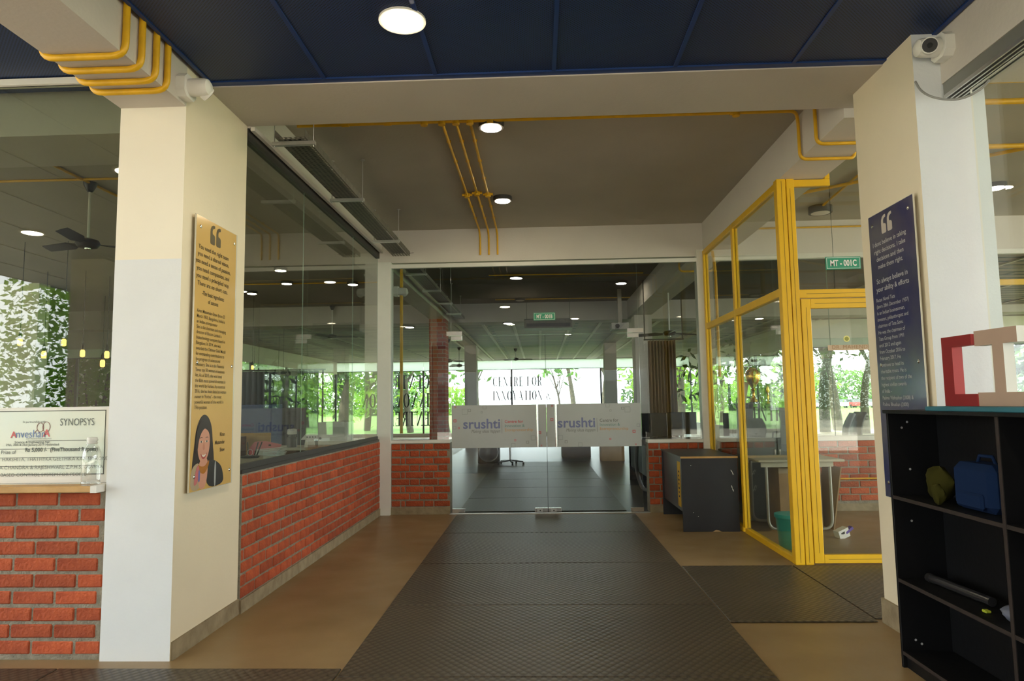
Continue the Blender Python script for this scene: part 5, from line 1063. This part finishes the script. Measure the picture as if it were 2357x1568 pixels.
TL = [  # px, Y, h, crown, leaves, material, label, trunk, hang, leaf
 (1030, 35, 6.4, 1.7, 500, LEAF1, 'leafy tree with drooping boughs beyond the brick pillar', .16, 1.2, .22),
 (1106, 46, 6.4, 1.8, 200, LEAF3, 'small sparse tree behind the grey far column', .10, .6, .22),
 (1402, 37, 7.0, 2.8, 480, LEAF1, 'forked tree beyond the grey hall column', .26, .9, .22),
 (1325, 48, 8.4, 2.2, 240, LEAF3, 'thin leaved tall tree beyond the far centre window', .16, 1.3, .22),
 (1280, 34, 4.8, 1.2, 70, LEAF1, 'young tree with big leaves against the far centre window', .05, .9, .26),
 (945, 40, 6.5, 2.6, 900, LEAF1, 'round leafy tree beyond the corner post glass', .18, 1.0, .22),
 (795, 36, 6.5, 2.8, 1100, LEAF3, 'dark trunked tree beyond the side glazing', .35, .8, .22),
 (690, 38, 7.0, 3.2, 1200, LEAF3, 'dense dark tree far beyond the side glazing', .28, 1.0, .24),
 (845, 44, 6.0, 2.8, 900, LEAF2, 'bright green tree beyond the side glazing', .2, 1.2, .24),
 (580, 42, 7.0, 3.4, 1200, LEAF1, 'broad tree far behind the blue cupboard', .25, 1.2, .25),
 (1565, 36, 6.5, 2.8, 1000, LEAF2, 'bright leafy tree beyond the black desk window', .2, 1.4, .22),
 (1640, 31, 6.0, 2.4, 900, LEAF2, 'yellow green tree behind the rear cabin post', .18, 1.6, .2),
 (1728, 23, 6.0, 2.6, 900, LEAF3, 'thick trunked tree behind the cabin trophies', .22, .6, .16),
 (1768, 26, 6.2, 2.4, 800, LEAF1, 'straight trunked tree behind the grey cabin cabinet', .18, .8, .17),
 (1896, 30, 8.2, 2.6, 500, LEAF3, 'leaning tree seen through the cabin door, left of a pair', .20, .6, .17),
 (1928, 32, 8.4, 2.6, 500, LEAF1, 'leaning tree seen through the cabin door, right of a pair', .20, .6, .17),
 (1990, 27, 6.6, 1.8, 700, LEAF3, 'dense tree beside the blue plaque column view', .14, .9, .16),
 (1800, 40, 3.6, 1.8, 900, LEAF2, 'low bright bushy tree beyond the cabin cabinet', .12, 1.4, .2),
 (1660, 52, 5.0, 2.6, 800, LEAF2, 'low bushy tree far beyond the cabin glass', .15, 1.6, .26),
 (2230, 26, 5.0, 2.6, 1300, LEAF2, 'bright tree outside the right room', .2, 1.6, .18),
 (2330, 22, 4.6, 2.4, 1300, LEAF1, 'leafy tree outside the right room window end', .2, 1.6, .18)]
for i, (px, Y, h, cr, n, m, lb, tk, hg, lfz) in enumerate(TL): tree(tx(px, Y), Y, h, cr, n, m, lb, 40+i, tk, .35, hg, lfz)
def bush(x, y, h, w_, n, m, label, seed, leaf=.10):
    rnd = random.Random(seed); z0 = -.22; r = thing('shrub', (x, y, z0), label, 'shrub', 'shrubs around the building'); st_ = MB()
    for k in range(5): e = Vector((x+rnd.uniform(-.4, .4)*w_, y+rnd.uniform(-.3, .3)*w_, z0+h*.8)); st_.tube([(x, y, z0), Vector((x, y, z0)).lerp(e, .5), e], .03, 6)
    st_.build('stems', BARK, r); lf = MB()
    for k in range(n):
        t = rnd.random(); a_ = rnd.uniform(0, 6.28); q = math.sqrt(rnd.random()); p = Vector((x+math.cos(a_)*q*w_*(1-.4*t), y+math.sin(a_)*q*w_*.7, z0+.1+h*t+rnd.gauss(0, .05)))
        a = Vector((rnd.gauss(0, 1), rnd.gauss(0, 1), rnd.gauss(0, 1))).normalized(); b = a.orthogonal().normalized(); s_ = leaf*rnd.uniform(.6, 1.4); lf.add([p-a*s_, p+b*s_*.5, p+a*s_, p-b*s_*.5], [(0, 1, 2, 3)])
    o = lf.build('foliage', m, r); o['kind'] = 'stuff'
for i, (px, Y, h, w_) in enumerate(((128, 20.5, 3.4, .9), (150, 20, 3.2, 1.6), (215, 20.5, 3.4, 1.6), (280, 22, 3.6, 1.8))): bush(tx(px, Y), Y, h, w_, 1500, LEAF2, 'tall bright shrub in the hedge outside the left room window', 200+i, .085)
for i, (x, y, h, w_) in enumerate(((-14, -12, 5.6, 2.6), (-9.5, -13, 5.4, 2.8), (21, -13, 5, 3), (-18, -8, 6.0, 2.6), (-21, -3, 6.5, 2.8))): bush(x, y, h, w_, 5200, LEAF2 if i % 2 else LEAF1, 'tall unseen shrub added before the porch to cover reflected sky', 230+i, .11)  # unseen shrubs, made tall so the panes mirror leaves in place of sky
for i in range(9):
    px = 1600+i*62; Y = 140+(i % 3)*9; bush(tx(px, Y), Y, 7+2*(i % 2), 5.5, 700, (LEAF1, LEAF2, LEAF3)[i % 3], ('bushy dark green', 'tall bright green', 'wide olive green')[i % 3]+' shrubbery far behind the parked cars', 260+i, .5)
for i in range(9):
    px = (520, 610, 700, 790, 880, 960, 1030, 1500, 1570)[i]; Y = 105+(i % 3)*8; bush(tx(px, Y), Y, 4+1.5*(i % 2), 6, 600, (LEAF1, LEAF2, LEAF3)[(i+1) % 3], ('low mid green', 'low bright green', 'low dark green')[(i+1) % 3]+' shrubbery far across the lawn', 290+i, .5)
def car(x, y, col, label):
    z0 = -.22; r = thing('car', (x, y, z0), label, 'car', 'cars parked across the lawn'); m = mat('car paint '+label[:14], col, .25)
    MB().prism([(-2.1, .35), (2.1, .35), (2.1, .75), (1.9, .88), (1.0, .98), (-2.05, .98), (-2.1, .7)], (x-.85, y, z0), (0, 1, 0), (0, 0, 1), (1.7, 0, 0)).build('body', m, r)
    MB().prism([(-1.7, .98), (1.1, .98), (.5, 1.5), (-1.3, 1.52)], (x-.75, y, z0), (0, 1, 0), (0, 0, 1), (1.5, 0, 0)).build('cabin', mat('car glass', (.08, .09, .10), .1), r)
    for dx in (-1.3, 1.35):
        for dy in (-.86, .70): MB().lathe([(.32, 0), (.32, .16)], (x+dy, y+dx, z0+.33), 14, 'X').build('wheel', BLACK, r, 40)
for i, (px, c, lb) in enumerate(((1876, (.7, .7, .7), 'white parked car left of the tree pair'), (1902, (.55, .57, .6), 'silver parked car behind the tree pair'), (1930, (.75, .75, .75), 'white parked car right of the tree pair'), (1962, (.42, .05, .06), 'red parked car in the middle of the car row'), (1988, (.72, .72, .7), 'white parked car between two red cars'), (2012, (.40, .03, .10), 'crimson parked car at the end of the car row'))):
    car(tx(px, 122), 122, c, lb)
